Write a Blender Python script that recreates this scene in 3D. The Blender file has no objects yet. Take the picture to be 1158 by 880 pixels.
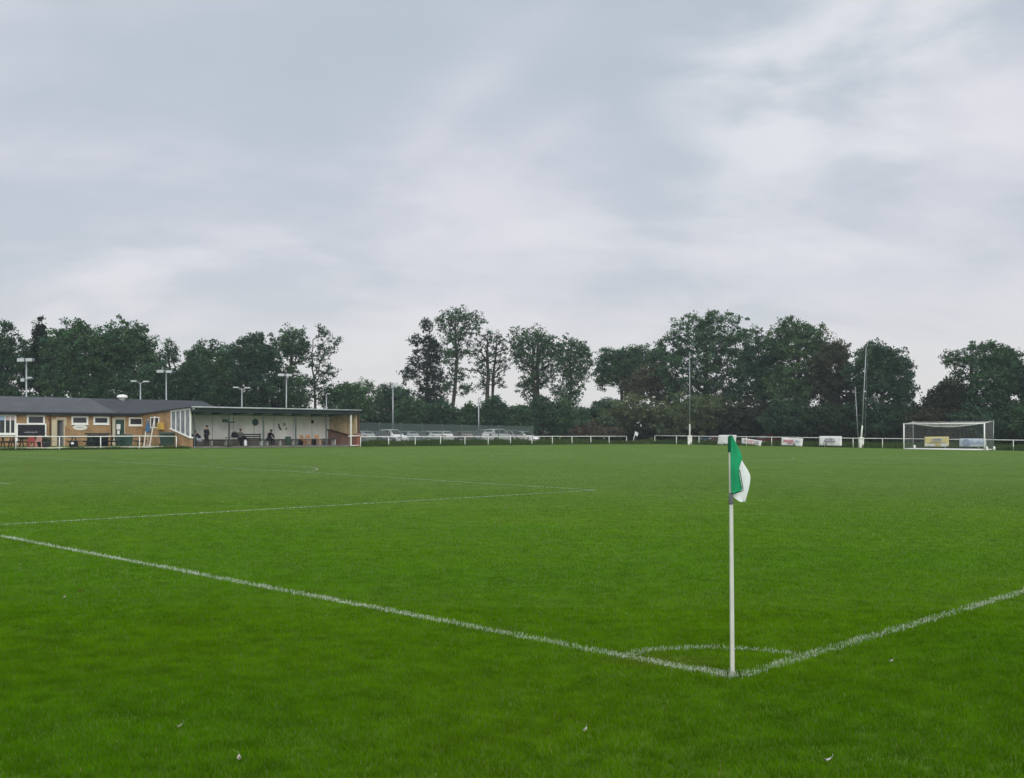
import bpy, bmesh, math, random
import numpy as np
from mathutils import Vector, Matrix

# ------------------------------------------------------------------ basics
scene = bpy.context.scene
COL = scene.collection
RAD = math.radians
F, CX, HY, EYE = 1190.0, 579.0, 489.3, 1.52      # survey of the pitch: lens, axis, horizon, eye height
ANG = math.atan2(.716, .698)
E2 = (math.cos(ANG), math.sin(ANG))              # along the touchline
E1 = (-math.sin(ANG), math.cos(ANG))             # along the goal line
C0 = (1.381, 6.573)                              # the corner of the pitch
PL, PW = 92.0, 71.7                              # pitch length and width
TF, SF = 72.6, 95.0                              # rail fences: beyond the far touchline, behind the far goal


def W(s, t):
    return C0[0] + s * E2[0] + t * E1[0], C0[1] + s * E2[1] + t * E1[1]


def ST(x, y):
    dx, dy = x - C0[0], y - C0[1]
    return dx * E2[0] + dy * E2[1], dx * E1[0] + dy * E1[1]


def smooth(a, b, x):
    u = np.clip((x - a) / (b - a), 0, 1)
    return u * u * (3 - 2 * u)


def G(s, t):                                     # ground height over the pitch frame
    s = np.asarray(s, float); t = np.asarray(t, float)
    sc = np.clip(s, -15, 97); tc = np.clip(t, -12, 73)
    g = .0042 * tc - .0039 * sc + 3.8e-5 * sc * tc
    g = g + .18 * smooth(73.2, 76.7, t) * (1 - smooth(86, 92, s))
    return g


def Gf(s, t):
    return float(G(s, t))


def on_t(px, t):                                 # where a sight line meets the line t = const
    k = (px - CX) / F
    s = (k * (C0[1] + t * E1[1]) - C0[0] - t * E1[0]) / (E2[0] - k * E2[1])
    return s, C0[1] + s * E2[1] + t * E1[1]


def on_s(px, s):
    k = (px - CX) / F
    t = (k * (C0[1] + s * E2[1]) - C0[0] - s * E2[0]) / (E1[0] - k * E1[1])
    return t, C0[1] + s * E2[1] + t * E1[1]


def zof(py, Y):
    return EYE + (HY - py) * Y / F


# ------------------------------------------------------------------ materials
MATS = {}


def mat(name, col, rough=.7, spec=.3, var=.12, scale=3.0, metal=0.0, bump=0.0, trans=0.0):
    if name in MATS:
        return MATS[name]
    m = bpy.data.materials.new(name); m.use_nodes = True
    nt = m.node_tree; n = nt.nodes; l = nt.links
    b = n['Principled BSDF']
    b.inputs['Roughness'].default_value = rough
    b.inputs['Specular IOR Level'].default_value = spec
    b.inputs['Metallic'].default_value = metal
    tc = n.new('ShaderNodeTexCoord')
    no = n.new('ShaderNodeTexNoise'); no.inputs['Scale'].default_value = scale
    no.inputs['Detail'].default_value = 6
    l.new(tc.outputs['Object'], no.inputs['Vector'])
    mr = n.new('ShaderNodeMapRange')
    mr.inputs['From Min'].default_value = .3; mr.inputs['From Max'].default_value = .7
    mr.inputs['To Min'].default_value = 1 - var; mr.inputs['To Max'].default_value = 1 + var
    l.new(no.outputs['Fac'], mr.inputs['Value'])
    mx = n.new('ShaderNodeVectorMath'); mx.operation = 'SCALE'
    mx.inputs[0].default_value = col[:3]
    l.new(mr.outputs['Result'], mx.inputs['Scale'])
    l.new(mx.outputs['Vector'], b.inputs['Base Color'])
    if bump:
        bp = n.new('ShaderNodeBump'); bp.inputs['Strength'].default_value = bump
        l.new(no.outputs['Fac'], bp.inputs['Height']); l.new(bp.outputs['Normal'], b.inputs['Normal'])
    MATS[name] = m
    return m


def brick_mat(name, c1, c2, mortar):
    m = bpy.data.materials.new(name); m.use_nodes = True
    nt = m.node_tree; n = nt.nodes; l = nt.links
    b = n['Principled BSDF']; b.inputs['Roughness'].default_value = .9
    b.inputs['Specular IOR Level'].default_value = .15
    tc = n.new('ShaderNodeTexCoord'); sp = n.new('ShaderNodeSeparateXYZ')
    l.new(tc.outputs['Object'], sp.inputs[0])
    ad = n.new('ShaderNodeMath'); l.new(sp.outputs[0], ad.inputs[0]); l.new(sp.outputs[1], ad.inputs[1])
    cb = n.new('ShaderNodeCombineXYZ'); l.new(ad.outputs[0], cb.inputs[0]); l.new(sp.outputs[2], cb.inputs[1])
    br = n.new('ShaderNodeTexBrick')
    br.inputs['Scale'].default_value = 1.0
    br.inputs['Brick Width'].default_value = .225; br.inputs['Row Height'].default_value = .075
    br.inputs['Mortar Size'].default_value = .011
    br.inputs['Color1'].default_value = (*c1, 1); br.inputs['Color2'].default_value = (*c2, 1)
    br.inputs['Mortar'].default_value = (*mortar, 1)
    l.new(cb.outputs[0], br.inputs['Vector'])
    no = n.new('ShaderNodeTexNoise'); no.inputs['Scale'].default_value = 1.3; no.inputs['Detail'].default_value = 8
    l.new(tc.outputs['Object'], no.inputs['Vector'])
    mr = n.new('ShaderNodeMapRange'); mr.inputs['From Min'].default_value = .3; mr.inputs['From Max'].default_value = .7
    mr.inputs['To Min'].default_value = .72; mr.inputs['To Max'].default_value = 1.25
    l.new(no.outputs['Fac'], mr.inputs['Value'])
    vm = n.new('ShaderNodeVectorMath'); vm.operation = 'SCALE'
    l.new(br.outputs['Color'], vm.inputs[0]); l.new(mr.outputs['Result'], vm.inputs['Scale'])
    l.new(vm.outputs['Vector'], b.inputs['Base Color'])
    MATS[name] = m
    return m


def attr_mat(name, rough=.6, spec=.3, transl=.25):          # colour of each leaf or blade from its own attribute
    m = bpy.data.materials.new(name); m.use_nodes = True
    nt = m.node_tree; n = nt.nodes; l = nt.links
    b = n['Principled BSDF']; b.inputs['Roughness'].default_value = rough
    b.inputs['Specular IOR Level'].default_value = spec
    a = n.new('ShaderNodeAttribute'); a.attribute_name = 'tint'
    l.new(a.outputs['Color'], b.inputs['Base Color'])
    if transl:
        t = n.new('ShaderNodeBsdfTranslucent'); l.new(a.outputs['Color'], t.inputs['Color'])
        mx = n.new('ShaderNodeMixShader'); mx.inputs[0].default_value = transl
        l.new(b.outputs[0], mx.inputs[1]); l.new(t.outputs[0], mx.inputs[2])
        l.new(mx.outputs[0], n['Material Output'].inputs['Surface'])
    MATS[name] = m
    return m


def plank_mat(name, c1, c2, width, axis=0, groove=.06):
    m = bpy.data.materials.new(name); m.use_nodes = True
    nt = m.node_tree; n = nt.nodes; l = nt.links
    b = n['Principled BSDF']; b.inputs['Roughness'].default_value = .85
    b.inputs['Specular IOR Level'].default_value = .2
    tc = n.new('ShaderNodeTexCoord'); sp = n.new('ShaderNodeSeparateXYZ')
    l.new(tc.outputs['Object'], sp.inputs[0])
    dv = n.new('ShaderNodeMath'); dv.operation = 'DIVIDE'; dv.inputs[1].default_value = width
    l.new(sp.outputs[axis], dv.inputs[0])
    fl = n.new('ShaderNodeMath'); fl.operation = 'FLOOR'; l.new(dv.outputs[0], fl.inputs[0])
    wn = n.new('ShaderNodeTexWhiteNoise'); wn.noise_dimensions = '1D'; l.new(fl.outputs[0], wn.inputs['W'])
    fr = n.new('ShaderNodeMath'); fr.operation = 'FRACT'; l.new(dv.outputs[0], fr.inputs[0])
    lt = n.new('ShaderNodeMath'); lt.operation = 'GREATER_THAN'; lt.inputs[1].default_value = groove
    l.new(fr.outputs[0], lt.inputs[0])
    mx = n.new('ShaderNodeMix'); mx.data_type = 'RGBA'
    mx.inputs['A'].default_value = (*c1, 1); mx.inputs['B'].default_value = (*c2, 1)
    l.new(wn.outputs['Value'], mx.inputs['Factor'])
    no = n.new('ShaderNodeTexNoise'); no.inputs['Scale'].default_value = 2.5; no.inputs['Detail'].default_value = 6
    l.new(tc.outputs['Object'], no.inputs['Vector'])
    mr = n.new('ShaderNodeMapRange'); mr.inputs['From Min'].default_value = .3; mr.inputs['From Max'].default_value = .7
    mr.inputs['To Min'].default_value = .8; mr.inputs['To Max'].default_value = 1.2
    l.new(no.outputs['Fac'], mr.inputs['Value'])
    m2 = n.new('ShaderNodeMath'); m2.operation = 'MULTIPLY'
    mr2 = n.new('ShaderNodeMapRange'); mr2.inputs['To Min'].default_value = .35
    l.new(lt.outputs[0], mr2.inputs['Value'])
    l.new(mr.outputs[0], m2.inputs[0]); l.new(mr2.outputs[0], m2.inputs[1])
    vm = n.new('ShaderNodeVectorMath'); vm.operation = 'SCALE'
    l.new(mx.outputs['Result'], vm.inputs[0]); l.new(m2.outputs[0], vm.inputs['Scale'])
    l.new(vm.outputs['Vector'], b.inputs['Base Color'])
    MATS[name] = m
    return m


WHITE = mat('white_paint', (.74, .75, .72), .45, .4, .07, 2)
UPVC = mat('window_white', (.76, .77, .74), .4, .4, .05, 2)
RAILW = mat('rail_white', (.72, .74, .69), .5, .3, .13, 1.2)
GLASS = mat('dark_glass', (.02, .025, .03), .08, .6, .3, 1)
PALEGLASS = mat('streaked_glass', (.22, .24, .26), .15, .5, .35, 2)
DARK = mat('dark_plastic', (.018, .02, .022), .55, .4, .3, 2)
BLACK = mat('black_cloth', (.012, .012, .015), .9, .1, .3, 4)
DGREEN = mat('dark_green_paint', (.02, .05, .038), .5, .4, .2, 1)
GALV = mat('galvanised_steel', (.33, .36, .37), .45, .5, .12, 2, .6)
LAMPG = mat('lamp_glass', (.36, .39, .40), .2, .6, .05, 2)
ROOF = mat('roof_felt', (.075, .082, .094), .9, .2, .16, 1.2, bump=.2)
ROOF2 = mat('roof_felt_dark', (.046, .051, .06), .9, .2, .16, 1.2, bump=.2)  # same felt in a darker tone for the right part
FASCIA = mat('dark_fascia', (.03, .035, .04), .6, .3, .2, 1)
CREAM = mat('cream_render', (.5, .43, .31), .8, .2, .1, 2)
CONC = mat('pale_concrete', (.46, .44, .38), .9, .1, .2, 1.5)
BRICK = brick_mat('buff_brick', (.37, .215, .09), (.28, .155, .065), (.32, .25, .16))
REDBRICK = brick_mat('red_brick', (.26, .12, .085), (.2, .1, .075), (.3, .25, .2))
WALLW = mat('whitewashed_boards', (.86, .87, .83), .85, .15, .13, .9)
TIMBER = plank_mat('weathered_boards', (.54, .40, .24), (.70, .55, .35), .24, 1, .09)
WOOD = mat('brown_wood', (.09, .055, .035), .8, .2, .3, 3)
PALEWOOD = mat('orange_wood', (.42, .23, .11), .7, .2, .2, 3)
BARK = mat('bark', (.05, .042, .034), .95, .1, .35, 2)
LEAF = attr_mat('leaf', .75, .12, .32)
BLADE = attr_mat('blade', .95, .0, .3)
NETM = mat('net_cord', (.36, .37, .37), .8, .1, .05, 2)
TARM = mat('car_park_tarmac', (.06, .06, .06), .9, .2, .2, 2)

# ------------------------------------------------------------------ mesh helpers


class MB:
    def __init__(s):
        s.v = []; s.f = []; s.m = []

    def add(s, vs, fs, mi=0):
        o = len(s.v)
        s.v += [tuple(v) for v in vs]
        s.f += [tuple(o + i for i in f) for f in fs]
        s.m += [mi] * len(fs)

    def box(s, x0, x1, y0, y1, z0, z1, mi=0):
        v = [(x0, y0, z0), (x1, y0, z0), (x1, y1, z0), (x0, y1, z0), (x0, y0, z1), (x1, y0, z1), (x1, y1, z1), (x0, y1, z1)]
        s.add(v, [(0, 3, 2, 1), (4, 5, 6, 7), (0, 1, 5, 4), (1, 2, 6, 5), (2, 3, 7, 6), (3, 0, 4, 7)], mi)

    def bbox(s, x0, x1, y0, y1, z0, z1, b=.02, mi=0):          # chamfered box
        b = min(b, .45 * min(x1 - x0, y1 - y0, z1 - z0))
        bm = bmesh.new()
        bmesh.ops.create_cube(bm, size=1)
        for v in bm.verts:
            v.co = Vector(((x0 + x1) / 2 + v.co.x * (x1 - x0), (y0 + y1) / 2 + v.co.y * (y1 - y0), (z0 + z1) / 2 + v.co.z * (z1 - z0)))
        bmesh.ops.bevel(bm, geom=bm.edges[:], offset=b, segments=2, affect='EDGES', profile=.5)
        bm.verts.index_update()
        s.add([v.co[:] for v in bm.verts], [[v.index for v in f.verts] for f in bm.faces], mi)
        bm.free()

    def hexa(s, b4, t4, mi=0):                                  # bottom and top quads, same winding
        s.add(list(b4) + list(t4), [(0, 3, 2, 1), (4, 5, 6, 7), (0, 1, 5, 4), (1, 2, 6, 5), (2, 3, 7, 6), (3, 0, 4, 7)], mi)

    def tube(s, pts, rad, n=8, mi=0, caps=True):
        pts = [Vector(p) for p in pts]
        if not hasattr(rad, '__len__'):
            rad = [rad] * len(pts)
        rings = []; vs = []
        up = None
        for i, p in enumerate(pts):
            d = (pts[min(i + 1, len(pts) - 1)] - pts[max(i - 1, 0)])
            if d.length < 1e-9:
                d = Vector((0, 0, 1))
            d.normalize()
            if up is None:
                up = Vector((0, 0, 1)) if abs(d.z) < .9 else Vector((1, 0, 0))
            a = d.cross(up)
            if a.length < 1e-4:
                a = d.cross(Vector((0, 1, 0)))
            a.normalize(); b = d.cross(a)
            for k in range(n):
                w = 2 * math.pi * k / n
                vs.append(p + (a * math.cos(w) + b * math.sin(w)) * rad[i])
        fs = []
        for i in range(len(pts) - 1):
            for k in range(n):
                k2 = (k + 1) % n
                fs.append((i * n + k, i * n + k2, (i + 1) * n + k2, (i + 1) * n + k))
        if caps:
            fs.append(tuple(range(n - 1, -1, -1)))
            fs.append(tuple((len(pts) - 1) * n + k for k in range(n)))
        s.add(vs, fs, mi)

    def bar(s, p0, p1, w, d, mi=0):                             # rectangular bar between two points
        p0 = Vector(p0); p1 = Vector(p1)
        z = (p1 - p0).normalized()
        x = Vector((1, 0, 0)) if abs(z.x) < .8 else Vector((0, 1, 0))
        y = z.cross(x).normalized(); x = y.cross(z)
        q = [(-w / 2, -d / 2), (w / 2, -d / 2), (w / 2, d / 2), (-w / 2, d / 2)]
        s.hexa([p0 + x * a + y * b for a, b in q], [p1 + x * a + y * b for a, b in q], mi)

    def lathe(s, prof, n=12, c=(0, 0, 0), mi=0, sx=1, sy=1):
        vs = []; fs = []
        for r, z in prof:
            for k in range(n):
                w = 2 * math.pi * k / n
                vs.append((c[0] + r * sx * math.cos(w), c[1] + r * sy * math.sin(w), c[2] + z))
        for i in range(len(prof) - 1):
            for k in range(n):
                k2 = (k + 1) % n
                fs.append((i * n + k, i * n + k2, (i + 1) * n + k2, (i + 1) * n + k))
        fs.append(tuple(range(n - 1, -1, -1))); fs.append(tuple((len(prof) - 1) * n + k for k in range(n)))
        s.add(vs, fs, mi)

    def build(s, name, m, parent=None, smooth_=False):
        me = bpy.data.meshes.new(name)
        me.from_pydata(s.v, [], s.f)
        ms = m if isinstance(m, (list, tuple)) else [m]
        for q in ms:
            me.materials.append(q)
        me.polygons.foreach_set('material_index', s.m)
        if smooth_:
            me.polygons.foreach_set('use_smooth', [True] * len(s.f))
        me.update()
        o = bpy.data.objects.new(name, me); COL.objects.link(o)
        if parent:
            o.parent = parent
        return o


def tri_mesh(name, V, T, C, m, parent=None):                   # big numpy triangle mesh with a colour per vertex
    me = bpy.data.meshes.new(name)
    nv, nt_ = len(V), len(T)
    me.vertices.add(nv); me.vertices.foreach_set('co', np.ascontiguousarray(V, np.float32).ravel())
    me.loops.add(nt_ * 3); me.loops.foreach_set('vertex_index', np.ascontiguousarray(T, np.int32).ravel())
    me.polygons.add(nt_); me.polygons.foreach_set('loop_start', np.arange(0, nt_ * 3, 3, dtype=np.int32))
    a = me.color_attributes.new('tint', 'FLOAT_COLOR', 'POINT')
    c4 = np.ones((nv, 4), np.float32); c4[:, :3] = C
    a.data.foreach_set('color', c4.ravel())
    me.materials.append(m)
    me.update(calc_edges=True)
    o = bpy.data.objects.new(name, me); COL.objects.link(o)
    if parent:
        o.parent = parent
    return o


def tag(o, label=None, cat=None, group=None, kind=None):
    if label: o['label'] = label
    if cat: o['category'] = cat
    if group: o['group'] = group
    if kind: o['kind'] = kind
    return o


def empty(name, loc, rz=0, label=None, cat=None, group=None):
    o = bpy.data.objects.new(name, None); COL.objects.link(o)
    o.empty_display_size = .3
    o.location = loc; o.rotation_euler = (0, 0, rz)
    return tag(o, label, cat, group)


def at(s, t, z=None):
    x, y = W(s, t)
    return (x, y, Gf(s, t) if z is None else z)


def copy_tree(o, parent=None):
    c = o.copy(); COL.objects.link(c)
    if parent: c.parent = parent
    for ch in list(o.children):
        copy_tree(ch, c)
    return c


def lettering(name, body, size, m, parent, loc, rot=(RAD(90), 0, 0), ext=.004, shear=0.0):
    cu = bpy.data.curves.new(name, 'FONT'); cu.body = body; cu.size = size
    cu.align_x = 'CENTER'; cu.align_y = 'CENTER'; cu.extrude = ext; cu.shear = shear
    tmp = bpy.data.objects.new(name + '_curve', cu); COL.objects.link(tmp)
    dg = bpy.context.evaluated_depsgraph_get()
    me = bpy.data.meshes.new_from_object(tmp.evaluated_get(dg))
    bpy.data.objects.remove(tmp); bpy.data.curves.remove(cu)
    me.materials.clear(); me.materials.append(m)
    o = bpy.data.objects.new(name, me); COL.objects.link(o)
    o.parent = parent; o.location = loc; o.rotation_euler = rot
    return o


def scribble(name, x0, x1, z, h, y, m, parent, seed=0, r=.012, step=.09):   # a line of writing too small to read
    q = random.Random(seed); mb = MB(); x = x0; run = []          # joined-up handwriting: one unbroken stroke
    while x < x1 - step:
        k = q.choice((0, 1, 2))
        pts = [(x, y, z - h * .5), (x + step * .35, y, z + h * q.uniform(.1, .6)), (x + step * .55, y, z - h * q.uniform(.1, .5)), (x + step * .9, y, z + h * q.uniform(-.2, .3))]
        if k == 2: pts[1] = (x + step * .3, y, z + h * .8)
        run += pts; x += step
    mb.tube(run, r, 4)
    return mb.build(name, m, parent)


def vnoise(x, y, seed=0):                                      # smooth value noise, 0..1
    q = np.random.RandomState(seed); tab = q.rand(256, 256)
    xi = np.floor(x).astype(int); yi = np.floor(y).astype(int)
    fx = x - xi; fy = y - yi
    fx = fx * fx * (3 - 2 * fx); fy = fy * fy * (3 - 2 * fy)
    a = tab[xi % 256, yi % 256]; b = tab[(xi + 1) % 256, yi % 256]
    c = tab[xi % 256, (yi + 1) % 256]; d = tab[(xi + 1) % 256, (yi + 1) % 256]
    return (a * (1 - fx) + b * fx) * (1 - fy) + (c * (1 - fx) + d * fx) * fy


# ------------------------------------------------------------------ ground
def ground_mat():
    m = bpy.data.materials.new('turf'); m.use_nodes = True
    nt = m.node_tree; n = nt.nodes; l = nt.links
    b = n['Principled BSDF']; b.inputs['Roughness'].default_value = .85
    b.inputs['Specular IOR Level'].default_value = .12
    tc = n.new('ShaderNodeTexCoord')

    def noise(scale, det=6, sx=1, sy=1):
        mp = n.new('ShaderNodeMapping'); mp.inputs['Scale'].default_value = (sx, sy, 1)
        l.new(tc.outputs['Object'], mp.inputs[0])
        no = n.new('ShaderNodeTexNoise'); no.inputs['Scale'].default_value = scale; no.inputs['Detail'].default_value = det
        l.new(mp.outputs[0], no.inputs['Vector'])
        return no
    n1 = noise(.22, 8); n2 = noise(2.2, 8); n3 = noise(14, 4)
    mx = n.new('ShaderNodeMix'); mx.data_type = 'RGBA'
    mx.inputs['A'].default_value = (.068, .134, .008, 1); mx.inputs['B'].default_value = (.086, .154, .020, 1)
    mr = n.new('ShaderNodeMapRange'); mr.inputs['From Min'].default_value = .35; mr.inputs['From Max'].default_value = .65
    l.new(n1.outputs['Fac'], mr.inputs['Value']); l.new(mr.outputs[0], mx.inputs['Factor'])
    m2 = n.new('ShaderNodeMapRange'); m2.inputs['From Min'].default_value = .3; m2.inputs['From Max'].default_value = .7
    m2.inputs['To Min'].default_value = .72; m2.inputs['To Max'].default_value = 1.25
    l.new(n2.outputs['Fac'], m2.inputs['Value'])
    vm = n.new('ShaderNodeVectorMath'); vm.operation = 'SCALE'
    l.new(mx.outputs['Result'], vm.inputs[0]); l.new(m2.outputs[0], vm.inputs['Scale'])
    l.new(vm.outputs['Vector'], b.inputs['Base Color'])
    bp = n.new('ShaderNodeBump'); bp.inputs['Strength'].default_value = .6; bp.inputs['Distance'].default_value = .05
    l.new(n3.outputs['Fac'], bp.inputs['Height']); l.new(bp.outputs['Normal'], b.inputs['Normal'])
    return m


ax_s = np.concatenate([[-900, -500, -250, -120, -60], np.arange(-30, 122, 2.0), [150, 220, 400, 700, 1000]])
ax_t = np.concatenate([[-900, -500, -250, -120, -60], np.arange(-30, 72, 2.0), np.arange(72, 80, .5), np.arange(80, 122, 2.0), [150, 220, 400, 700, 1000]])
SS, TT = np.meshgrid(ax_s, ax_t, indexing='ij')
ZZ = G(SS, TT)
XX = C0[0] + SS * E2[0] + TT * E1[0]; YY = C0[1] + SS * E2[1] + TT * E1[1]
ns, nt_ = SS.shape
gv = np.stack([XX, YY, ZZ], -1).reshape(-1, 3)
gf = [(i * nt_ + j, (i + 1) * nt_ + j, (i + 1) * nt_ + j + 1, i * nt_ + j + 1) for i in range(ns - 1) for j in range(nt_ - 1)]
mb = MB(); mb.v = gv.tolist(); mb.f = gf; mb.m = [0] * len(gf)
tag(mb.build('ground', ground_mat(), None, True), 'wide green turf of the football ground', 'ground', kind='structure')

# ------------------------------------------------------------------ pitch markings
MARKS = []       # name, label, segments [(s0,t0,s1,t1)], arcs [(s,t,r,a0,a1)], width, strength


def mark(name, label, segs=(), arcs=(), w=.11, k=.8):
    MARKS.append((name, label, list(segs), list(arcs), w, k))


H2 = PW / 2
mark('goal_line', 'bold white goal line running left from the near corner flag', [(-.05, 0, -.05, PW)], w=.085, k=.48)
mark('touchline', 'white touchline running right from the near corner flag', [(0, -.05, PL, -.05)], w=.085, k=.36)
mark('corner_arc', 'white quarter circle painted round the near corner flag', arcs=[(0, 0, .82, 0, 90)], w=.07, k=.30)
mark('penalty_area_line', 'thin white penalty area outline in the middle of the near half',
     [(0, 13.8, 15.6, 14.06), (15.6, 14.06, 16.5, 28.7), (16.5, 28.7, 16.5, 57.6), (16.5, 57.6, 0, 57.6)], w=.08, k=.48)
mark('penalty_arc', 'curved white arc bulging out of the near penalty area',
     arcs=[(11, H2, 9.15, -53, 53)], w=.09, k=.42)
mark('goal_area_line', 'faint white small box in front of the near goal',
     [(0, 26.7, 5.5, 26.7), (5.5, 26.7, 5.5, 45), (5.5, 45, 0, 45)], w=.09, k=.4)
mark('halfway_line', 'faint halfway line crossing the pitch', [(46, 0, 46, PW)], w=.08, k=.3)
mark('centre_circle', 'faint white centre circle far out on the pitch', arcs=[(46, H2, 9.15, 0, 360)], w=.09, k=.4)
mark('far_touchline', 'faint touchline below the stand and rail', [(0, PW, PL, PW)], w=.09, k=.3)
mark('far_goal_line', 'faint goal line under the far goal', [(PL, 0, PL, PW)], w=.09, k=.35)
mark('far_penalty_line', 'faint far penalty area outline before the far goal',
     [(PL, 14, 75.5, 14), (75.5, 14, 75.5, 57.6), (75.5, 57.6, PL, 57.6)], w=.08, k=.3)


def line_mat(k):
    m = bpy.data.materials.new('worn_line_paint'); m.use_nodes = True
    nt = m.node_tree; n = nt.nodes; l = nt.links
    b = n['Principled BSDF']; b.inputs['Roughness'].default_value = .9; b.inputs['Specular IOR Level'].default_value = .1
    tc = n.new('ShaderNodeTexCoord'); no = n.new('ShaderNodeTexNoise')
    no.inputs['Scale'].default_value = 22; no.inputs['Detail'].default_value = 8
    l.new(tc.outputs['Object'], no.inputs['Vector'])
    mr = n.new('ShaderNodeMapRange')
    mr.inputs['From Min'].default_value = .62 - k * .35; mr.inputs['From Max'].default_value = .8 - k * .35
    l.new(no.outputs['Fac'], mr.inputs['Value'])
    mx = n.new('ShaderNodeMix'); mx.data_type = 'RGBA'
    mx.inputs['A'].default_value = (.05, .11, .02, 1); mx.inputs['B'].default_value = (.55, .58, .52, 1)
    l.new(mr.outputs[0], mx.inputs['Factor']); l.new(mx.outputs['Result'], b.inputs['Base Color'])
    return m


for name, label, segs, arcs, w, k in MARKS:
    mb = MB(); paths = []
    for (s0, t0, s1, t1) in segs:
        L = math.hypot(s1 - s0, t1 - t0); q = max(2, int(L / 1.0) + 1)
        paths.append([(s0 + (s1 - s0) * i / q, t0 + (t1 - t0) * i / q) for i in range(q + 1)])
    for (sc_, tc_, r, a0, a1) in arcs:
        q = max(12, int(abs(a1 - a0) / 5))
        paths.append([(sc_ + r * math.cos(RAD(a0 + (a1 - a0) * i / q)), tc_ + r * math.sin(RAD(a0 + (a1 - a0) * i / q))) for i in range(q + 1)])
    lift = .004 + .002 * (MARKS.index((name, label, segs, arcs, w, k)) % 5)
    for p in paths:
        vs = []
        for i, (s, t) in enumerate(p):
            a = p[max(i - 1, 0)]; c = p[min(i + 1, len(p) - 1)]
            d = Vector((c[0] - a[0], c[1] - a[1])).normalized()
            for sg in (-1, 1):
                ss, tt = s - d.y * w / 2 * sg, t + d.x * w / 2 * sg
                x, y = W(ss, tt); vs.append((x, y, Gf(ss, tt) + lift))
        mb.add(vs, [(2 * i, 2 * i + 1, 2 * i + 3, 2 * i + 2) for i in range(len(p) - 1)])
    o = mb.build(name, line_mat(k)); tag(o, label, 'pitch marking', kind='structure')

# ------------------------------------------------------------------ grass blades (mown turf near the camera, longer tufts along the fences)
rs = np.random.RandomState(5)


def blade_arrays(x, y, z, h, w, col, lean=.55):
    N = len(x)
    a = rs.rand(N) * 2 * np.pi; la = rs.rand(N) * 2 * np.pi
    ln = (rs.rand(N) ** 1.3) * lean * h
    px, py = np.cos(a) * w / 2, np.sin(a) * w / 2
    lx, ly = np.cos(la) * ln, np.sin(la) * ln
    V = np.empty((N, 5, 3), np.float32)
    V[:, 0] = np.stack([x - px, y - py, z - .004], 1)
    V[:, 1] = np.stack([x + px, y + py, z - .004], 1)
    V[:, 2] = np.stack([x - px * .8 + lx * .35, y - py * .8 + ly * .35, z + h * .6], 1)
    V[:, 3] = np.stack([x + px * .8 + lx * .35, y + py * .8 + ly * .35, z + h * .6], 1)
    V[:, 4] = np.stack([x + lx, y + ly, z + h * (1 - .25 * rs.rand(N))], 1)
    base = (np.arange(N) * 5)[:, None]
    T = np.concatenate([base + np.array([0, 1, 3]), base + np.array([0, 3, 2]), base + np.array([2, 3, 4])], 1).reshape(-1, 3)
    C = np.repeat(col, 5, axis=0)
    return V.reshape(-1, 3), T, C


Xs, Ys, Ws, Hs = [], [], [], []
for y0 in np.arange(3.0, 62.0, .5):
    ym = y0 + .25
    dens = 13500 * min(1, 6.0 / ym) ** 1.8 * (1 - .75 * float(smooth(34, 62, ym)))
    half = .5 * ym + 2.6
    N = int(dens * .5 * 2 * half)
    Xs.append((rs.rand(N) * 2 - 1) * half); Ys.append(y0 + rs.rand(N) * .5)
    kw = max(1, ym / 6.0)
    Ws.append(np.full(N, .0030) * kw ** .93); Hs.append(np.full(N, .026) * (1 - .78 * float(smooth(6, 36, ym))))
bx = np.concatenate(Xs); by = np.concatenate(Ys); bw = np.concatenate(Ws); bh = np.concatenate(Hs)
bs, bt = ST(bx, by)
bz = G(bs, bt)
N = len(bx)
nA = vnoise(bx * .55 + 40, by * .55 + 11, 1); nB = vnoise(bx * 2.3 + 7, by * 2.3 + 3, 2); nC = vnoise(bx * 9 + 1, by * 9 + 5, 3); nD = vnoise(bx * .16, by * .16 + 9, 4)
bh *= .68 + .2 * nB + .5 * nC + .25 * rs.rand(N)
bw *= .7 + .6 * rs.rand(N)
# colour: deep green with yellower and bluer patches
cg = np.array([.058, .162, .002]); cy = np.array([.094, .184, .003]); cd = np.array([.038, .124, .002]); cb = np.array([.26, .24, .09])
far = smooth(9, 50, by)[:, None]
mixy = np.clip((nA - .35) * .8 + (nD - .5) * .6 + (rs.rand(N) - .5) * .5, 0, 1)[:, None]
mixd = np.clip((.5 - nB) * .5 + (rs.rand(N) - .5) * .6, 0, 1)[:, None]
bc = cg * (1 - mixy) + cy * mixy
bc = bc * (1 - .7 * mixd) + cd * .7 * mixd
bc = bc * (1 - far) + far * np.array([.107, .190, .027]) * (.75 + .5 * mixy)
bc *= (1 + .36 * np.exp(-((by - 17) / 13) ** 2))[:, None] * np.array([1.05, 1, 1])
dry = (rs.rand(N) < .006)
bc[dry] = cb
streak = .15 * vnoise(bx * 2.6 + 3, by * 3.4 + 8, 11) + .35 * vnoise(bx * 6.5 + 9, by * 8 + 2, 12) + .5 * vnoise(bx * 13 + 5, by * 15 + 1, 13)
bc *= (.75 + .46 * np.clip((streak - .5) * 1.7 + .5, 0, 1))[:, None] * (.9 + .2 * rs.rand(N))[:, None]
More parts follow.
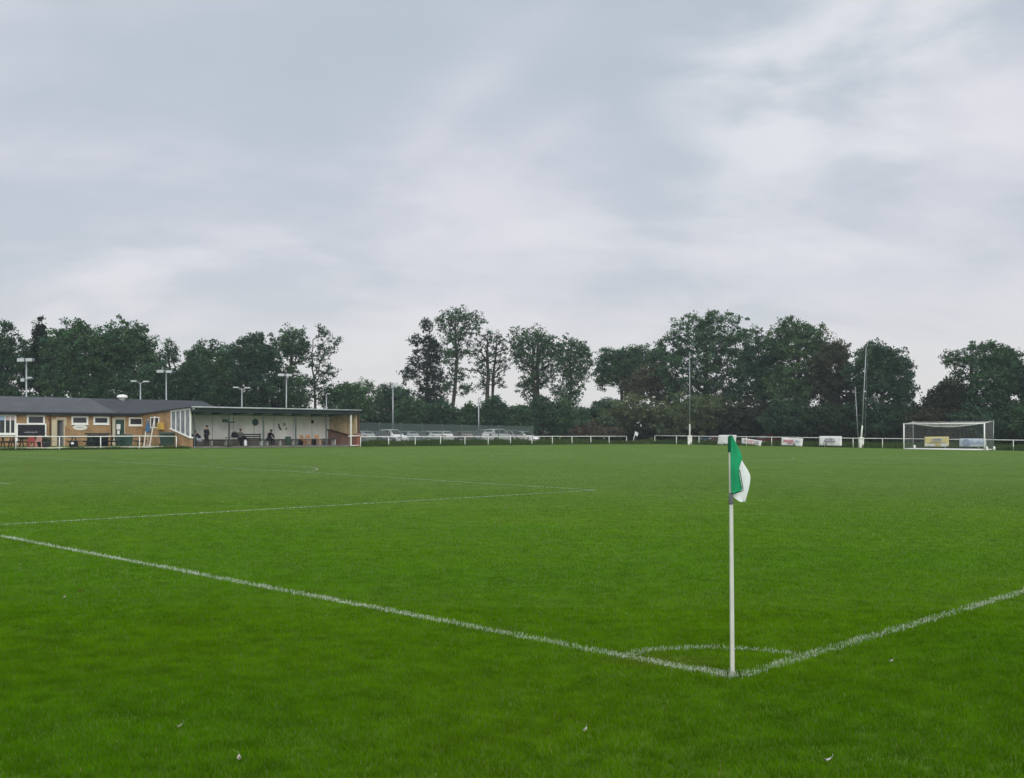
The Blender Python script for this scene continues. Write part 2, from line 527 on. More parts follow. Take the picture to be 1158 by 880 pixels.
# a worn, reddish patch beside the goal line near the corner
wx, wy = (748 - CX) / F * 6.95, 6.95
wp = np.exp(-(((bx - wx) / .33) ** 2 + ((by - wy) / .16) ** 2))[:, None] * (.3 + .7 * rs.rand(N, 1))
bc = bc * (1 - .75 * wp) + .75 * wp * np.array([.13, .085, .02])
bh *= (1 - .5 * wp[:, 0])
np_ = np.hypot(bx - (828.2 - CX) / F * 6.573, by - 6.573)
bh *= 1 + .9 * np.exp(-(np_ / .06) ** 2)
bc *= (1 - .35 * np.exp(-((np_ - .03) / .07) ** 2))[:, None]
# paint on the blades that grow in a line
owner = np.full(N, -1)
for i, (name, label, segs, arcs, w, k) in enumerate(MARKS):
    st = np.zeros(N)
    hw = w / 2 + .012 + bw * .3
    for (s0, t0, s1, t1) in segs:
        dx, dy = s1 - s0, t1 - t0; L2 = dx * dx + dy * dy
        u = np.clip(((bs - s0) * dx + (bt - t0) * dy) / L2, 0, 1)
        d = np.hypot(bs - s0 - u * dx, bt - t0 - u * dy)
        st = np.maximum(st, np.clip((hw - d) / .02 + .5, 0, 1))
    for (sc_, tc_, r, a0, a1) in arcs:
        an = np.degrees(np.arctan2(bt - tc_, bs - sc_)); an = np.where((a1 > 180) & (an < 0), an + 360, an)
        d = np.abs(np.hypot(bs - sc_, bt - tc_) - r)
        st = np.maximum(st, np.where((an >= a0) & (an <= a1), np.clip((hw - d) / .02 + .5, 0, 1), 0))
    patch = .45 + .75 * vnoise(bs * 4 + i * 13, bt * 4, 8) * 1.1
    hit = rs.rand(N) < st * k * patch
    owner[hit] = i
pc = np.array([.66, .70, .62])
for i, mk in enumerate(MARKS):
    sel = owner == i
    n_ = int(sel.sum())
    if n_ < 20:
        continue
    c = bc[sel] * .25 + pc * (.55 + .3 * rs.rand(n_))[:, None]
    V, T, C = blade_arrays(bx[sel], by[sel], bz[sel], bh[sel], bw[sel] * 1.15, c)
    tag(tri_mesh(mk[0] + '_grass', V, T, C, BLADE), 'grass blades whitened by the paint of the ' + mk[0].replace('_', ' '), 'painted grass', kind='structure')
sel = owner < 0
near = sel & (by < 9)
V, T, C = blade_arrays(bx[near], by[near], bz[near], bh[near], bw[near], bc[near], 1.05)
fr_ = sel & (by >= 9); n_ = int(fr_.sum())
a = rs.rand(n_) * 2 * np.pi; ln = rs.rand(n_) * 1.3 * bh[fr_]; la = rs.rand(n_) * 2 * np.pi
dx, dy = np.cos(a) * bw[fr_] * .55, np.sin(a) * bw[fr_] * .55
V2 = np.stack([np.stack([bx[fr_] - dx, by[fr_] - dy, bz[fr_] - .003], 1), np.stack([bx[fr_] + dx, by[fr_] + dy, bz[fr_] - .003], 1),
               np.stack([bx[fr_] + np.cos(la) * ln, by[fr_] + np.sin(la) * ln, bz[fr_] + bh[fr_] * .9], 1)], 1).reshape(-1, 3)
T = np.concatenate([T, np.arange(n_ * 3).reshape(-1, 3) + len(V)]); V = np.concatenate([V, V2]); C = np.concatenate([C, np.repeat(bc[fr_], 3, 0)])
tag(tri_mesh('grass', V, T, C, BLADE), 'short mown green grass of the pitch', 'grass', kind='stuff')

# rough grass along the rails and on the verge before the car park
vs_, vt_, vh_ = [], [], []


def rough(n, s0, s1, t0, t1, h):
    s = s0 + rs.rand(n) * (s1 - s0); t = t0 + rs.rand(n) * (t1 - t0)
    vs_.append(s); vt_.append(t); vh_.append(h * (.5 + rs.rand(n)) * (.5 + vnoise(s * .7, t * .7, 6)))


rough(26000, 53.5, 93, 72.8, 77.2, .34)
rough(9000, 53.5, 92, 72.35, 72.85, .16)
rough(5000, 22, 36, 72.4, 73.6, .13)
rough(60000, 94.9, 106, -6, 75, .42)
rough(9000, 90, 97, 70, 76, .28)
s = np.concatenate(vs_); t = np.concatenate(vt_); h = np.concatenate(vh_); N = len(s)
x = C0[0] + s * E2[0] + t * E1[0]; y = C0[1] + s * E2[1] + t * E1[1]
c = np.array([.045, .085, .022]) * (.6 + .8 * rs.rand(N))[:, None] + np.array([.02, .012, 0]) * vnoise(s * .4, t * .4, 9)[:, None]
V, T, C = blade_arrays(x, y, G(s, t), h, np.full(N, .05), c, .7)
tag(tri_mesh('rough_grass', V, T, C, BLADE), 'longer rough grass along the foot of the rail fences', 'grass', kind='stuff')

# ------------------------------------------------------------------ near corner flag
cx_, cy_ = W(0, 0)
fx = (826.6 - CX) / F * 6.573
t = empty('corner_flag', ((828.2 - CX) / F * 6.573, 6.573, Gf(0, 0)), 0, 'green and white corner flag on a tall white pole in the near corner', 'corner flag')
mb = MB()
prof = []
for k in range(24):                                        # fluted plastic pole
    a = 2 * math.pi * k / 24; r = .0165 + .0034 * math.cos(a * 4 + math.pi)
    prof.append((.84 * r * math.cos(a), .84 * r * math.sin(a)))
pole = []
lean = -.011
for zz in (-.03, .4, .8, 1.2, 1.40):
    pole += [(p[0] * (1 - .18 * zz / 1.5) + lean * zz / 1.5, p[1] * (1 - .18 * zz / 1.5), zz) for p in prof]
fs = [(i * 24 + k, i * 24 + (k + 1) % 24, (i + 1) * 24 + (k + 1) % 24, (i + 1) * 24 + k) for i in range(4) for k in range(24)]
fs.append(tuple(4 * 24 + k for k in range(24)))
mb.add(pole, fs)
mb.build('pole', mat('pole_plastic', (.52, .535, .475), .45, .4, .1, 6), t, True)
mb = MB()
mb.lathe([(.0125, 1.07), (.0155, 1.075), (.0155, 1.10), (.0145, 1.115), (.0145, 1.145)], 16, (-.0085, 0, 0))
mb.build('rubber_clip', mat('clip_grey', (.10, .115, .11), .6, .3, .3, 20), t, True)
GREENF = mat('flag_green', (.014, .27, .115), .75, .15, .14, 9)
WHITEF = mat('flag_white', (.62, .67, .66), .75, .15, .08, 9)
mb = MB()
mb.lathe([(.0165, 1.40), (.0178, 1.41), (.0178, 1.485), (.015, 1.497), (.006, 1.503)], 16, (lean, 0, 0))
mb.build('sleeve', mat('flag_green_dark', (.008, .10, .05), .75, .15, .2, 9), t, True)


def cloth(px_pts_rows, yoff, m, name, amp, seed):          # a hanging piece of cloth with real folds, 2 mm thick
    nr = len(px_pts_rows); nc = 11; vs = []
    X0 = (828.2 - CX) / F * 6.573
    for i, (py, xl, xr) in enumerate(px_pts_rows):
        for j in range(nc):
            u = j / (nc - 1)
            x = ((xl + (xr - xl) * u) - CX) / F * 6.573 - X0
            z = EYE + (HY - py) * 6.573 / F - Gf(0, 0)
            v = i / (nr - 1)
            y = yoff(u, v) + amp * math.sin(u * 7 + seed + v * 2.5) * (.25 + v) * u
            vs.append((x, y, z))
    fs = [(i * nc + j, i * nc + j + 1, (i + 1) * nc + j + 1, (i + 1) * nc + j) for i in range(nr - 1) for j in range(nc - 1)]
    q = MB(); q.add(vs, fs)
    o = q.build(name, m, t, True)
    sm = o.modifiers.new('thick', 'SOLIDIFY'); sm.thickness = .0015
    sb = o.modifiers.new('sub', 'SUBSURF'); sb.levels = 1; sb.render_levels = 2
    return o


# rows are (height, left edge, right edge) of the drooping cloth, top to bottom
green = cloth([(494.5, 826.5, 828.2), (502, 826.0, 832.0), (510, 825.4, 836.0), (517.5, 825.2, 839.2), (524, 825.3, 836.4), (531, 825.4, 834.0), (542, 825.5, 836.0), (551, 825.7, 837.6), (554.5, 826, 838.0), (557.5, 826.2, 829.5)],
              lambda u, v: -.022 - .035 * u * v, GREENF, 'green_cloth', .012, 0)
white = cloth([(517.0, 837.5, 839.4), (524, 833.5, 843.0), (531, 831.5, 847.6), (537.5, 830.5, 851.2), (545, 829.5, 850.6), (553, 828, 848.8), (560, 828, 846.4), (564, 831.0, 845), (568.2, 838, 844.0)],
              lambda u, v: .012 + .05 * u * (1 - .4 * v), WHITEF, 'white_cloth', .016, 1.4)
hem = MB()
X0 = (828.2 - CX) / F * 6.573
pts = [((a - CX) / F * 6.573 - X0, -.062, EYE + (HY - b) * 6.573 / F - Gf(0, 0)) for a, b in ((833.9, 531), (836, 542), (837.7, 552), (837.9, 554.4), (833, 556), (827, 558))]
hem.tube(pts, .0028, 5)
hem.build('hem', mat('dark_hem', (.012, .03, .022), .8, .1, .2, 9), t)

# far corner flag
s_, t_ = PL, PW
t = empty('corner_flag', at(s_, t_), 0, 'far small corner flag leaning in the gap between the two rail fences', 'corner flag')
mb = MB(); mb.tube([(-.25, 0, -.02), (.12, 0, 1.45)], .035, 8); mb.build('pole', RAILW, t, True)
mb = MB(); vs = []
for i in range(6):
    for j in range(4):
        vs.append((.12 - .02 * i + .11 * j, .03 * math.sin(j * 2 + i), 1.46 - .085 * i - .06 * j))
mb.add(vs, [(i * 4 + j, i * 4 + j + 1, (i + 1) * 4 + j + 1, (i + 1) * 4 + j) for i in range(5) for j in range(3)])
o = mb.build('cloth', WHITEF, t, True); o.modifiers.new('thick', 'SOLIDIFY').thickness = .01

# ------------------------------------------------------------------ rail fences
GRP_POST = None


def rail_fence(label, pts_st, h=.97, stub=None):
    o0 = at(*pts_st[0])
    t = empty('rail_fence', o0, ANG, label, 'rail fence')
    loc = []
    for (s, tt) in pts_st:
        loc.append((s - pts_st[0][0], tt - pts_st[0][1], Gf(s, tt) - o0[2]))
    q = random.Random(len(pts_st))
    mb = MB()
    mb.tube([(p[0], p[1], p[2] + h + q.uniform(-.012, .012)) for p in loc], .034, 8)
    mb.build('rail', RAILW, t, True)
    for p in loc:
        m2 = MB(); dx = q.uniform(-.02, .02)
        m2.tube([(p[0] + dx, p[1], p[2] - .2), (p[0], p[1], p[2] + h - .03)], .036, 8)
        m2.build('post', RAILW, t, True)
    return t


sa, sb_ = on_t(18, TF)[0], on_t(199.5, TF)[0]
d = (sb_ - sa) / 4
rail_fence('white rail fence before the brick clubhouse terrace', [(sa + d * i, TF) for i in range(-3, 5)])
sa, sb_ = on_t(407.8, TF)[0], on_t(708.5, TF)[0]
rail_fence('white rail fence before the parked cars and bushes', [(sa + (sb_ - sa) * i / 12, TF) for i in range(13)], .9)
ta, tb = on_s(740.5, SF)[0], on_s(1146, SF)[0]
nn = max(1, round((ta - tb) / 3.1))
rail_fence('white rail fence behind the far goal, hung with banners', [(SF, ta + (tb - ta) * i / nn) for i in range(nn + 4)])
# short low rail at the end of the stand
s0 = on_t(393, 72.4)[0]; s1 = on_t(406.5, 72.4)[0]
t = empty('low_barrier', at(s0, 72.3), ANG, 'short white barrier by the brick pier at the end of the stand', 'barrier')
mb = MB(); L = s1 - s0
mb.tube([(0, 0, .95), (L, 0, 1.0)], .045, 8); mb.build('top_rail', RAILW, t, True)
mb = MB(); mb.tube([(.25, 0, .12), (L - .1, 0, .14)], .035, 8); mb.build('bottom_rail', RAILW, t, True)

# ------------------------------------------------------------------ far goal
def netgrid(mb, P00, P10, P11, P01, step, r, sag=0.0):
    P00, P10, P11, P01 = map(Vector, (P00, P10, P11, P01))
    nu = max(2, int((P10 - P00).length / step)); nv = max(2, int((P01 - P00).length / step))

    def P(u, v):
        p = (P00 * (1 - u) + P10 * u) * (1 - v) + (P01 * (1 - u) + P11 * u) * v
        return p - Vector((0, 0, sag * math.sin(math.pi * u) * math.sin(math.pi * min(1, v * 1.0))))
    for i in range(nu + 1):
        mb.tube([P(i / nu, j / 6) for j in range(7)], r, 3, caps=False)
    for j in range(nv + 1):
        mb.tube([P(i / 10, j / nv) for i in range(11)], r, 3, caps=False)


t = empty('football_goal', at(PL, H2), ANG, 'white football goal with box net far across the pitch', 'goal')
hw = 3.72; gh = 2.44; dp = 2.1
mb = MB()
for sg in (-1, 1):
    m2 = MB(); m2.tube([(0, sg * hw, -.1), (0, sg * hw, gh + .06)], .06, 10); m2.build('goal_post', WHITE, t, True)
mb.tube([(0, -hw, gh), (0, hw, gh)], .06, 10); mb.build('crossbar', WHITE, t, True)
mb = MB()
mb.tube([(0, hw, .06), (dp, hw, .06), (dp, -hw, .06), (0, -hw, .06)], .05, 8)
mb.tube([(.06, hw, .05), (.06, -hw, .05)], .05, 8)
mb.build('ground_frame', WHITE, t, True)
for sg in (-1, 1):
    m2 = MB(); m2.tube([(dp, sg * hw, 0), (dp + .05, sg * hw * 1.01, gh + .28)], .035, 8); m2.build('net_support', GALV, t, True)
    m2 = MB(); m2.lathe([(.16, -.05), (.2, -.03), (.2, .03), (.16, .05)], 14, (0, 0, 0))
    o = m2.build('wheel', WHITE, t, True); o.location = (.12 if sg < 0 else dp, -hw - .18 * (1 if sg < 0 else .6), .16); o.rotation_euler = (RAD(90), 0, 0)
m2 = MB(); m2.lathe([(.16, -.06), (.22, -.03), (.22, .03), (.16, .06)], 14)
o = m2.build('wheel', WHITE, t, True); o.location = (dp + .1, hw - .1, .2); o.rotation_euler = (RAD(90), 0, 0)
mb = MB(); R_ = .0034
netgrid(mb, (dp, -hw, .05), (dp, hw, .05), (dp, hw, gh + .15), (dp, -hw, gh + .15), .12, R_, .0)
netgrid(mb, (0, -hw, .05), (dp, -hw, .05), (dp, -hw, gh + .2), (0, -hw, gh), .12, R_)
netgrid(mb, (0, hw, .05), (dp, hw, .05), (dp, hw, gh + .2), (0, hw, gh), .12, R_)
mb.build('net', NETM, t)
mb = MB()
netgrid(mb, (0, -hw, gh), (0, hw, gh), (dp, hw, gh + .2), (dp, -hw, gh + .2), .12, .0042, .42)
mb.build('roof_net', mat('net_white', (.7, .71, .71), .8, .1, .05, 2), t)

# ------------------------------------------------------------------ banners on the far rail


def banner(name, label, p4, s_plane, m, seed, thick=.02):
    """p4: the four measured corners (px,py) tl,tr,br,bl of a cloth hung on the rail at s_plane"""
    c = []
    for (px, py) in p4:
        tt, Y = on_s(px, s_plane); c.append((tt, zof(py, Y)))
    tm = sum(a for a, b in c) / 4
    g = Gf(s_plane, tm)
    e = empty(name, at(s_plane, tm), ANG - RAD(90), label, 'banner', 'advertising banners on the far rail')
    # local x runs right as seen from the pitch, local y away from it
    q = random.Random(seed); mb = MB(); nx, nz = 12, 6; vs = []
    for j in range(nz + 1):
        for i in range(nx + 1):
            u, v = i / nx, j / nz
            tl, tr, br, bl = [Vector((-(a - tm), b - g)) for a, b in c]
            p = (tl * (1 - u) + tr * u) * (1 - v) + (bl * (1 - u) + br * u) * v
            vs.append((p.x, .05 * math.sin(u * 9 + seed) * v, p.y - .02 * math.sin(u * 6 + seed) * v))
    mb.add(vs, [(j * (nx + 1) + i, (j + 1) * (nx + 1) + i, (j + 1) * (nx + 1) + i + 1, j * (nx + 1) + i + 1) for j in range(nz) for i in range(nx)])
    o = mb.build('cloth', m, e, True); o.modifiers.new('thick', 'SOLIDIFY').thickness = thick
    tl, tr, br, bl = [Vector((-(a - tm), b - g)) for a, b in c]
    return e, tl, tr, br, bl


BANW = mat('banner_white', (.72, .72, .73), .5, .3, .08, 1.5)
BANB = mat('banner_pale_blue', (.60, .67, .76), .5, .3, .08, 1.5)
BANY = mat('banner_yellow', (.70, .62, .28), .5, .3, .12, 1.5)
REDI = mat('red_ink', (.55, .10, .14), .6, .2, .1, 4)
PURI = mat('purple_grey_ink', (.22, .19, .27), .6, .2, .1, 4)
BLUI = mat('blue_ink', (.22, .3, .5), .6, .2, .1, 4)
GRYI = mat('grey_ink', (.15, .15, .17), .6, .2, .1, 4)
SB = SF - .07
e, *c = banner('banner', 'blank white banner drooping behind the green corner flag top', [(812.8, 492), (832.8, 492), (831.8, 502.6), (810.8, 502.6)], SB, BANW, 1)
e, *c = banner('banner', 'white banner sagging to the right with FOCUS lettering', [(838.6, 495.3), (861.6, 498.6), (860.4, 504.2), (838.2, 501.4)], SB, BANW, 2)
o = lettering('lettering', 'F', .52, GRYI, e, (-.72, -.075, (c[0].y + c[3].y) / 2 - .03), (RAD(90), RAD(7), 0))
o = lettering('lettering', 'OC', .56, REDI, e, (-.1, -.075, (c[0].y + c[2].y) / 2), (RAD(90), RAD(7), 0))
o = lettering('lettering', 'US', .50, GRYI, e, (.66, -.075, (c[1].y + c[2].y) / 2 + .05), (RAD(90), RAD(7), 0))
e, *c = banner('banner', 'white banner with red scrawled writing at its left half', [(884, 495), (908.2, 496), (907.2, 504.8), (883, 503.6)], SB, BANW, 3)
zc = (c[0].y + c[3].y) / 2
scribble('writing', -.95, .35, zc + .08, .34, -.085, REDI, e, 3, .028, .2)
scribble('writing', -.55, .2, zc - .17, .16, -.085, REDI, e, 4, .02, .14)
scribble('writing', .45, .95, zc + .02, .2, -.085, BLUI, e, 5, .014, .12)
e, *c = banner('banner', 'tall square white banner with purple grey two line writing', [(926.5, 493.2), (951.8, 493.4), (951.8, 504.3), (926.3, 504)], SB, BANW, 4, .03)
zc = (c[0].y + c[3].y) / 2
scribble('writing', -.5, .55, zc + .2, .14, -.09, PURI, e, 6, .018, .13)
scribble('writing', -.65, .75, zc - .02, .26, -.09, PURI, e, 7, .028, .16)
e, *c = banner('banner', 'yellow banner with grey heading seen through the far goal', [(1045.5, 494.1), (1073, 493.8), (1073, 505.3), (1045.6, 505.4)], SB, BANY, 5, .03)
zc = (c[0].y + c[3].y) / 2; w_ = c[1].x
mb = MB(); mb.box(-w_ * .35, w_ * .5, -.085, -.075, zc + .1, zc + .34)
mb.build('heading_panel', mat('banner_grey', (.5, .52, .55), .6, .2, .1, 3), e)
scribble('writing', -w_ * .3, w_ * .45, zc + .22, .15, -.095, GRYI, e, 8, .016, .13)
mb = MB(); mb.box(-w_ * .95, -w_ * .1, -.085, -.075, zc - .42, zc - .2); mb.build('white_panel', BANW, e)
mb = MB(); mb.box(w_ * .35, w_ * .92, -.085, -.075, zc - .42, zc - .12); mb.build('white_panel', BANW, e)
scribble('writing', -w_ * .6, w_ * .8, zc - .06, .12, -.09, PURI, e, 9, .014, .12)
e, *c = banner('banner', 'pale blue banner with a ring emblem beside the far goal post', [(1084.8, 496), (1115, 496), (1115, 505.6), (1085, 505.2)], SB, BANB, 6, .03)
zc = (c[0].y + c[3].y) / 2
mb = MB()
for rr, th in ((.31, .035), (.16, .03)):
    mb.tube([(-.55 + rr * math.cos(a * math.pi / 12), -.09, zc + rr * math.sin(a * math.pi / 12)) for a in range(25)], th, 5)
mb.build('emblem', BLUI, e)
scribble('writing', -.1, 1.1, zc, .3, -.09, BLUI, e, 10, .016, .17)

# ------------------------------------------------------------------ tall ball stop masts at the far rail


def mast(label, px_base, px_top, py_top, s_, extra):
    tt, Y = on_s(px_base, s_)
    e = empty('net_mast', at(s_, tt), 0, label, 'mast', 'ball stop net masts by the far rail')
    z0 = e.location.z
    H = zof(py_top, Y) - z0; dx = (px_top - px_base) / F * Y
    mb = MB(); mb.bbox(-.24, .24, -.2, .2, -.1, 1.05, .03); mb.build('base_box', RAILW, e)
    mb = MB(); mb.tube([(0, 0, .9), (dx * .2, 0, H * .2), (dx * .22, 0, H * .22)], [.1, .08, .06], 10); mb.build('lower_sleeve', RAILW, e, True)
    mb = MB(); mb.tube([(dx * .21, 0, H * .21), (dx * .6, 0, H * .6), (dx, 0, H)], [.06, .05, .035], 8); mb.build('upper_pole', GALV, e, True)
    if extra:
        mb = MB(); mb.tube([(.35 + dx * .1, 0, H * .12), (dx + .12, 0, H * .96)], .012, 4); mb.build('halyard', GALV, e)
        mb = MB(); mb.bbox(dx * .55 + .0, dx * .55 + .2, -.06, .06, H * .55, H * .55 + .14, .02); mb.build('pulley', GALV, e)
    return e


mast('thin upright mast with white base box beside the far bushes', 780, 780, 398, SF + .3, False)
mast('mast leaning right with white base box left of the far goal', 973.8, 979.5, 392, SF + .3, True)
tt, Y = on_s(971, SF + .9)
e = empty('stay_pole', at(SF + .9, tt), 0, 'thin bare pole leaning left beside the right hand mast', 'pole')
mb = MB(); mb.tube([(0, 0, 0), ((967 - 971) / F * Y, 0, zof(437, Y) - e.location.z)], [.05, .03], 7); mb.build('shaft', GALV, e, True)
mb = MB(); mb.lathe([(.09, -.02), (.09, .12), (.06, .16)], 8); mb.build('foot', RAILW, e)

# ------------------------------------------------------------------ terrace, car park
TC, TS, S0 = 81.7, 73.5, 36.6          # clubhouse front, stand front, left end of the stand
ZF = .46                               # paved floor level


def slab(name, label, s0, s1, t0, t1, z0, z1, m):
    e = MB(); e.bbox(0, s1 - s0, 0, t1 - t0, z0, z1, .02)
    o = e.build(name, m); o.location = (*W(s0, t0), 0); o.rotation_euler = (0, 0, ANG)
    return tag(o, label, 'paving', kind='structure')


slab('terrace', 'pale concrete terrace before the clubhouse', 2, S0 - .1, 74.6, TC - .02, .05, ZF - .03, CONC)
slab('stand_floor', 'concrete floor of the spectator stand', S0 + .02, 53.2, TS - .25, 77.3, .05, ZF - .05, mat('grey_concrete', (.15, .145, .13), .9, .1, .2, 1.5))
mb = MB(); vs = []
gs = np.arange(55, 94, 1.5); gt = np.arange(78, 92, 1.0)
for a in gs:
    for b in gt:
        vs.append((*W(a, b), Gf(a, b) + .03))
nb = len(gt)
mb.add(vs, [(i * nb + j, (i + 1) * nb + j, (i + 1) * nb + j + 1, i * nb + j + 1) for i in range(len(gs) - 1) for j in range(nb - 1)])
tag(mb.build('car_park', TARM), 'tarmac of the car park behind the mesh fence', 'car park', kind='structure')

# ------------------------------------------------------------------ clubhouse
CL = 10.0
club = empty('clubhouse', (*W(CL, TC), 0), ANG, 'long low buff brick clubhouse with grey felt roof and white windows', 'clubhouse')


def cx(px, t=TC):
    return on_t(px, t)[0] - CL


def cz(px, py, t=TC):
    return zof(py, on_t(px, t)[1])


# wall with real openings
xe = S0 - CL
openings = []


def opening(pxa, pxb, pya, pyb):
    xa, xb = cx(pxa), cx(pxb); za, zb = cz((pxa + pxb) / 2, pyb), cz((pxa + pxb) / 2, pya)
    openings.append((xa, xb, za, zb)); return xa, xb, za, zb


win = [opening(31, 50, 470, 479.6), opening(81.4, 99, 471.2, 479.4), opening(106.2, 122.6, 471.7, 479.4), opening(146.2, 161.4, 472.6, 481)]
zdoor = ZF - .03
hatch = opening(-14, 17.6, 469.2, 490.8)
d1 = list(opening(63.6, 73.2, 474.3, 503)); d1[2] = zdoor; openings[-1] = tuple(d1)
d2 = list(opening(129.5, 141.5, 473.6, 503)); d2[2] = zdoor; openings[-1] = tuple(d2)
ZE = 3.08
xs = sorted(set([0, xe] + [o for a in openings for o in a[:2]])); zs = sorted(set([0, ZE] + [o for a in openings for o in a[2:]]))
mb = MB()
for i in range(len(xs) - 1):
    for j in range(len(zs) - 1):
        xm, zm = (xs[i] + xs[i + 1]) / 2, (zs[j] + zs[j + 1]) / 2
        if any(a[0] < xm < a[1] and a[2] < zm < a[3] for a in openings):
            continue
        mb.box(xs[i], xs[i + 1], 0, .28, zs[j], zs[j + 1])
mb.box(0, .28, .28, 10, 0, ZE)
mb.box(xe + .02, 45 - CL, 0, .28, 0, ZE)
mb.box(45 - CL - .28, 45 - CL, .28, 10, 0, ZE)
mb.build('wall', BRICK, club)
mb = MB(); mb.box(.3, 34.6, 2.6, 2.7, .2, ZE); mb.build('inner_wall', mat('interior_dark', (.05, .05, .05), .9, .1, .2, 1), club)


def window(o, mull=(), blinds=None, blindm=None):
    xa, xb, za, zb = o
    f = MB(); w = .085
    f.box(xa - .05, xa + w, -.03, .09, za - .04, zb + .04); f.box(xb - w, xb + .05, -.03, .09, za - .04, zb + .04)
    f.box(xa + w, xb - w, -.032, .09, za - .04, za + w); f.box(xa + w, xb - w, -.032, .09, zb - w, zb + .04)
    for u in mull:
        xm = xa + (xb - xa) * u; f.box(xm - .04, xm + .04, -.028, .09, za + w, zb - w)
    fr = f.build('window', UPVC, club)
    g = MB(); g.box(xa + w, xb - w, .03, .045, za + w, zb - w); g.build('pane', GLASS, fr)
    s = MB(); s.box(xa - .09, xb + .09, -.09, .02, za - .1, za - .042); s.build('sill', UPVC, fr)
    return fr, w


for o in win:
    window(o, ())
fr, w = window(hatch, (.19, .405, .62, .81))
xa, xb, za, zb = hatch
g = MB()
for (u0, u1) in ((.02, .4), ):
    g.box(xa + (xb - xa) * .43, xa + (xb - xa) * .60, .012, .026, zb - .42, zb - .09)
g.build('blue_blind', mat('blind_blue', (.30, .42, .6), .7, .2, .2, 3), fr)
g = MB(); g.box(xa + (xb - xa) * .64, xb - .1, .012, .026, zb - .42, zb - .09)
g.build('pink_blind', mat('blind_pink', (.55, .43, .44), .7, .2, .2, 5), fr)
# doors
for (o, lab) in ((d1, 'open dark doorway with cream surround'), (d2, 'dark green door with white notices')):
    xa, xb, za, zb = o
    f = MB(); w = .07
    f.box(xa, xa + w, -.02, .2, za, zb); f.box(xb - w, xb, -.02, .2, za, zb); f.box(xa + w, xb - w, -.022, .2, zb - w, zb)
    fr = f.build('door_frame', CREAM, club)
    if o is d2:
        g = MB(); g.box(xa + w, xb - w, .05, .1, za + .02, zb - w); dr = g.build('door', DGREEN, club); dr['label'] = lab
        g = MB(); xm = (xa + xb) / 2 - .1
        g.box(xm - .17, xm + .17, .035, .048, za + 1.35, za + 1.8); g.box(xm - .12, xm + .1, .035, .048, za + .95, za + 1.27)
        g.build('notice', mat('paper', (.7, .7, .7), .8, .1, .06, 6), dr)
        g = MB(); g.tube([(xb - w - .1, .03, za + .95), (xb - w - .1, .0, za + .97), (xb - w - .22, .0, za + .97)], .014, 6); g.build('handle', GALV, dr)
    else:
        # the leaf stands ajar inside
        g = MB(); g.hexa([(xb - w - .05, .1, za + .02), (xb - w, .1, za + .02), (xb - w - .25, .85, za + .02), (xb - w - .3, .85, za + .02)],
                         [(xb - w - .05, .1, zb - w), (xb - w, .1, zb - w), (xb - w - .25, .85, zb - w), (xb - w - .3, .85, zb - w)])
        dr = g.build('door', mat('grey_door', (.16, .17, .17), .6, .3, .1, 2), club)
        g = MB(); g.tube([(xb - w - .27, .75, za + .98), (xb - w - .4, .75, za + .98)], .018, 6); g.build('handle', GALV, dr)
# cream piers either side of the first door, pale surround of the second
g = MB(); g.bbox(cx(58.4), cx(63.4), -.05, .02, zdoor, cz(60, 474), .01); g.bbox(cx(63.5), cx(75), -.055, .02, cz(69, 474.2), cz(69, 472), .01)
g.bbox(cx(73.3), cx(75.2), -.045, .02, cz(74, 482), cz(74, 474.3), .01)
g.build('door_surround', CREAM, club)
g = MB(); g.bbox(cx(126.9), cx(129.4), -.04, .02, zdoor, cz(128, 472.6), .01); g.bbox(cx(129.5), cx(141.6), -.042, .02, cz(135, 473.4), cz(135, 471.6), .01)
g.build('door_surround', mat('pale_render', (.48, .46, .36), .8, .2, .1, 2), club)
# board under the first window, in a white frame
xa, xb = cx(19.4), cx(50.2); za, zb = cz(35, 496.5), cz(35, 480.4)
g = MB(); g.box(xa, xb, -.12, -.06, za, zb); bd = g.build('signboard', mat('chalkboard', (.012, .013, .018), .6, .3, .3, 2), club)
g = MB()
g.box(xa - .12, xa, -.14, -.03, zdoor, zb + .1); g.box(xb, xb + .11, -.14, -.03, zdoor, zb + .1); g.box(xa, xb, -.141, -.03, zb, zb + .1)
g.build('frame', UPVC, bd)
scribble('writing', xa + .5, xb - .5, (za + zb) / 2 - .02, .13, -.128, mat('chalk', (.5, .48, .5), .9, .1, .1, 5), bd, 12, .011, .085)
# oval name sign
g = MB(); xo = (cx(82) + cx(98.6)) / 2; rx = (cx(98.6) - cx(82)) / 2; zo = cz(90, 483.5); rz = .23
pts = [(xo + rx * math.cos(a) , zo + rz * (abs(math.sin(a)) ** 1.25) * (1 if math.sin(a) > 0 else -1)) for a in [i * math.pi / 16 for i in range(32)]]
g.add([(p[0], -.06, p[1]) for p in pts] + [(p[0], -.005, p[1]) for p in pts],
      [tuple(range(31, -1, -1))] + [(i, (i + 1) % 32, 32 + (i + 1) % 32, 32 + i) for i in range(32)])
ov = g.build('oval_sign', mat('sign_cream', (.66, .65, .6), .5, .3, .05, 4), club)
scribble('writing', xo - rx * .55, xo + rx * .55, zo, .1, -.068, GRYI, ov, 14, .007, .09)
# drain pipes, alarm box
for px, m in ((56.4, WOOD), (125.8, WOOD), (163.2, DGREEN)):
    g = MB(); X = cx(px); g.tube([(X, -.06, zdoor), (X, -.06, ZE - .15), (X, -.3, ZE + .0)], .05, 8); g.build('drainpipe', m, club, True)
g = MB(); g.bbox(cx(54), cx(56), -.12, .0, cz(55, 475.6), cz(55, 472.6), .03); g.build('alarm_box', mat('rust_red', (.2, .07, .04), .6, .3, .1, 4), club)
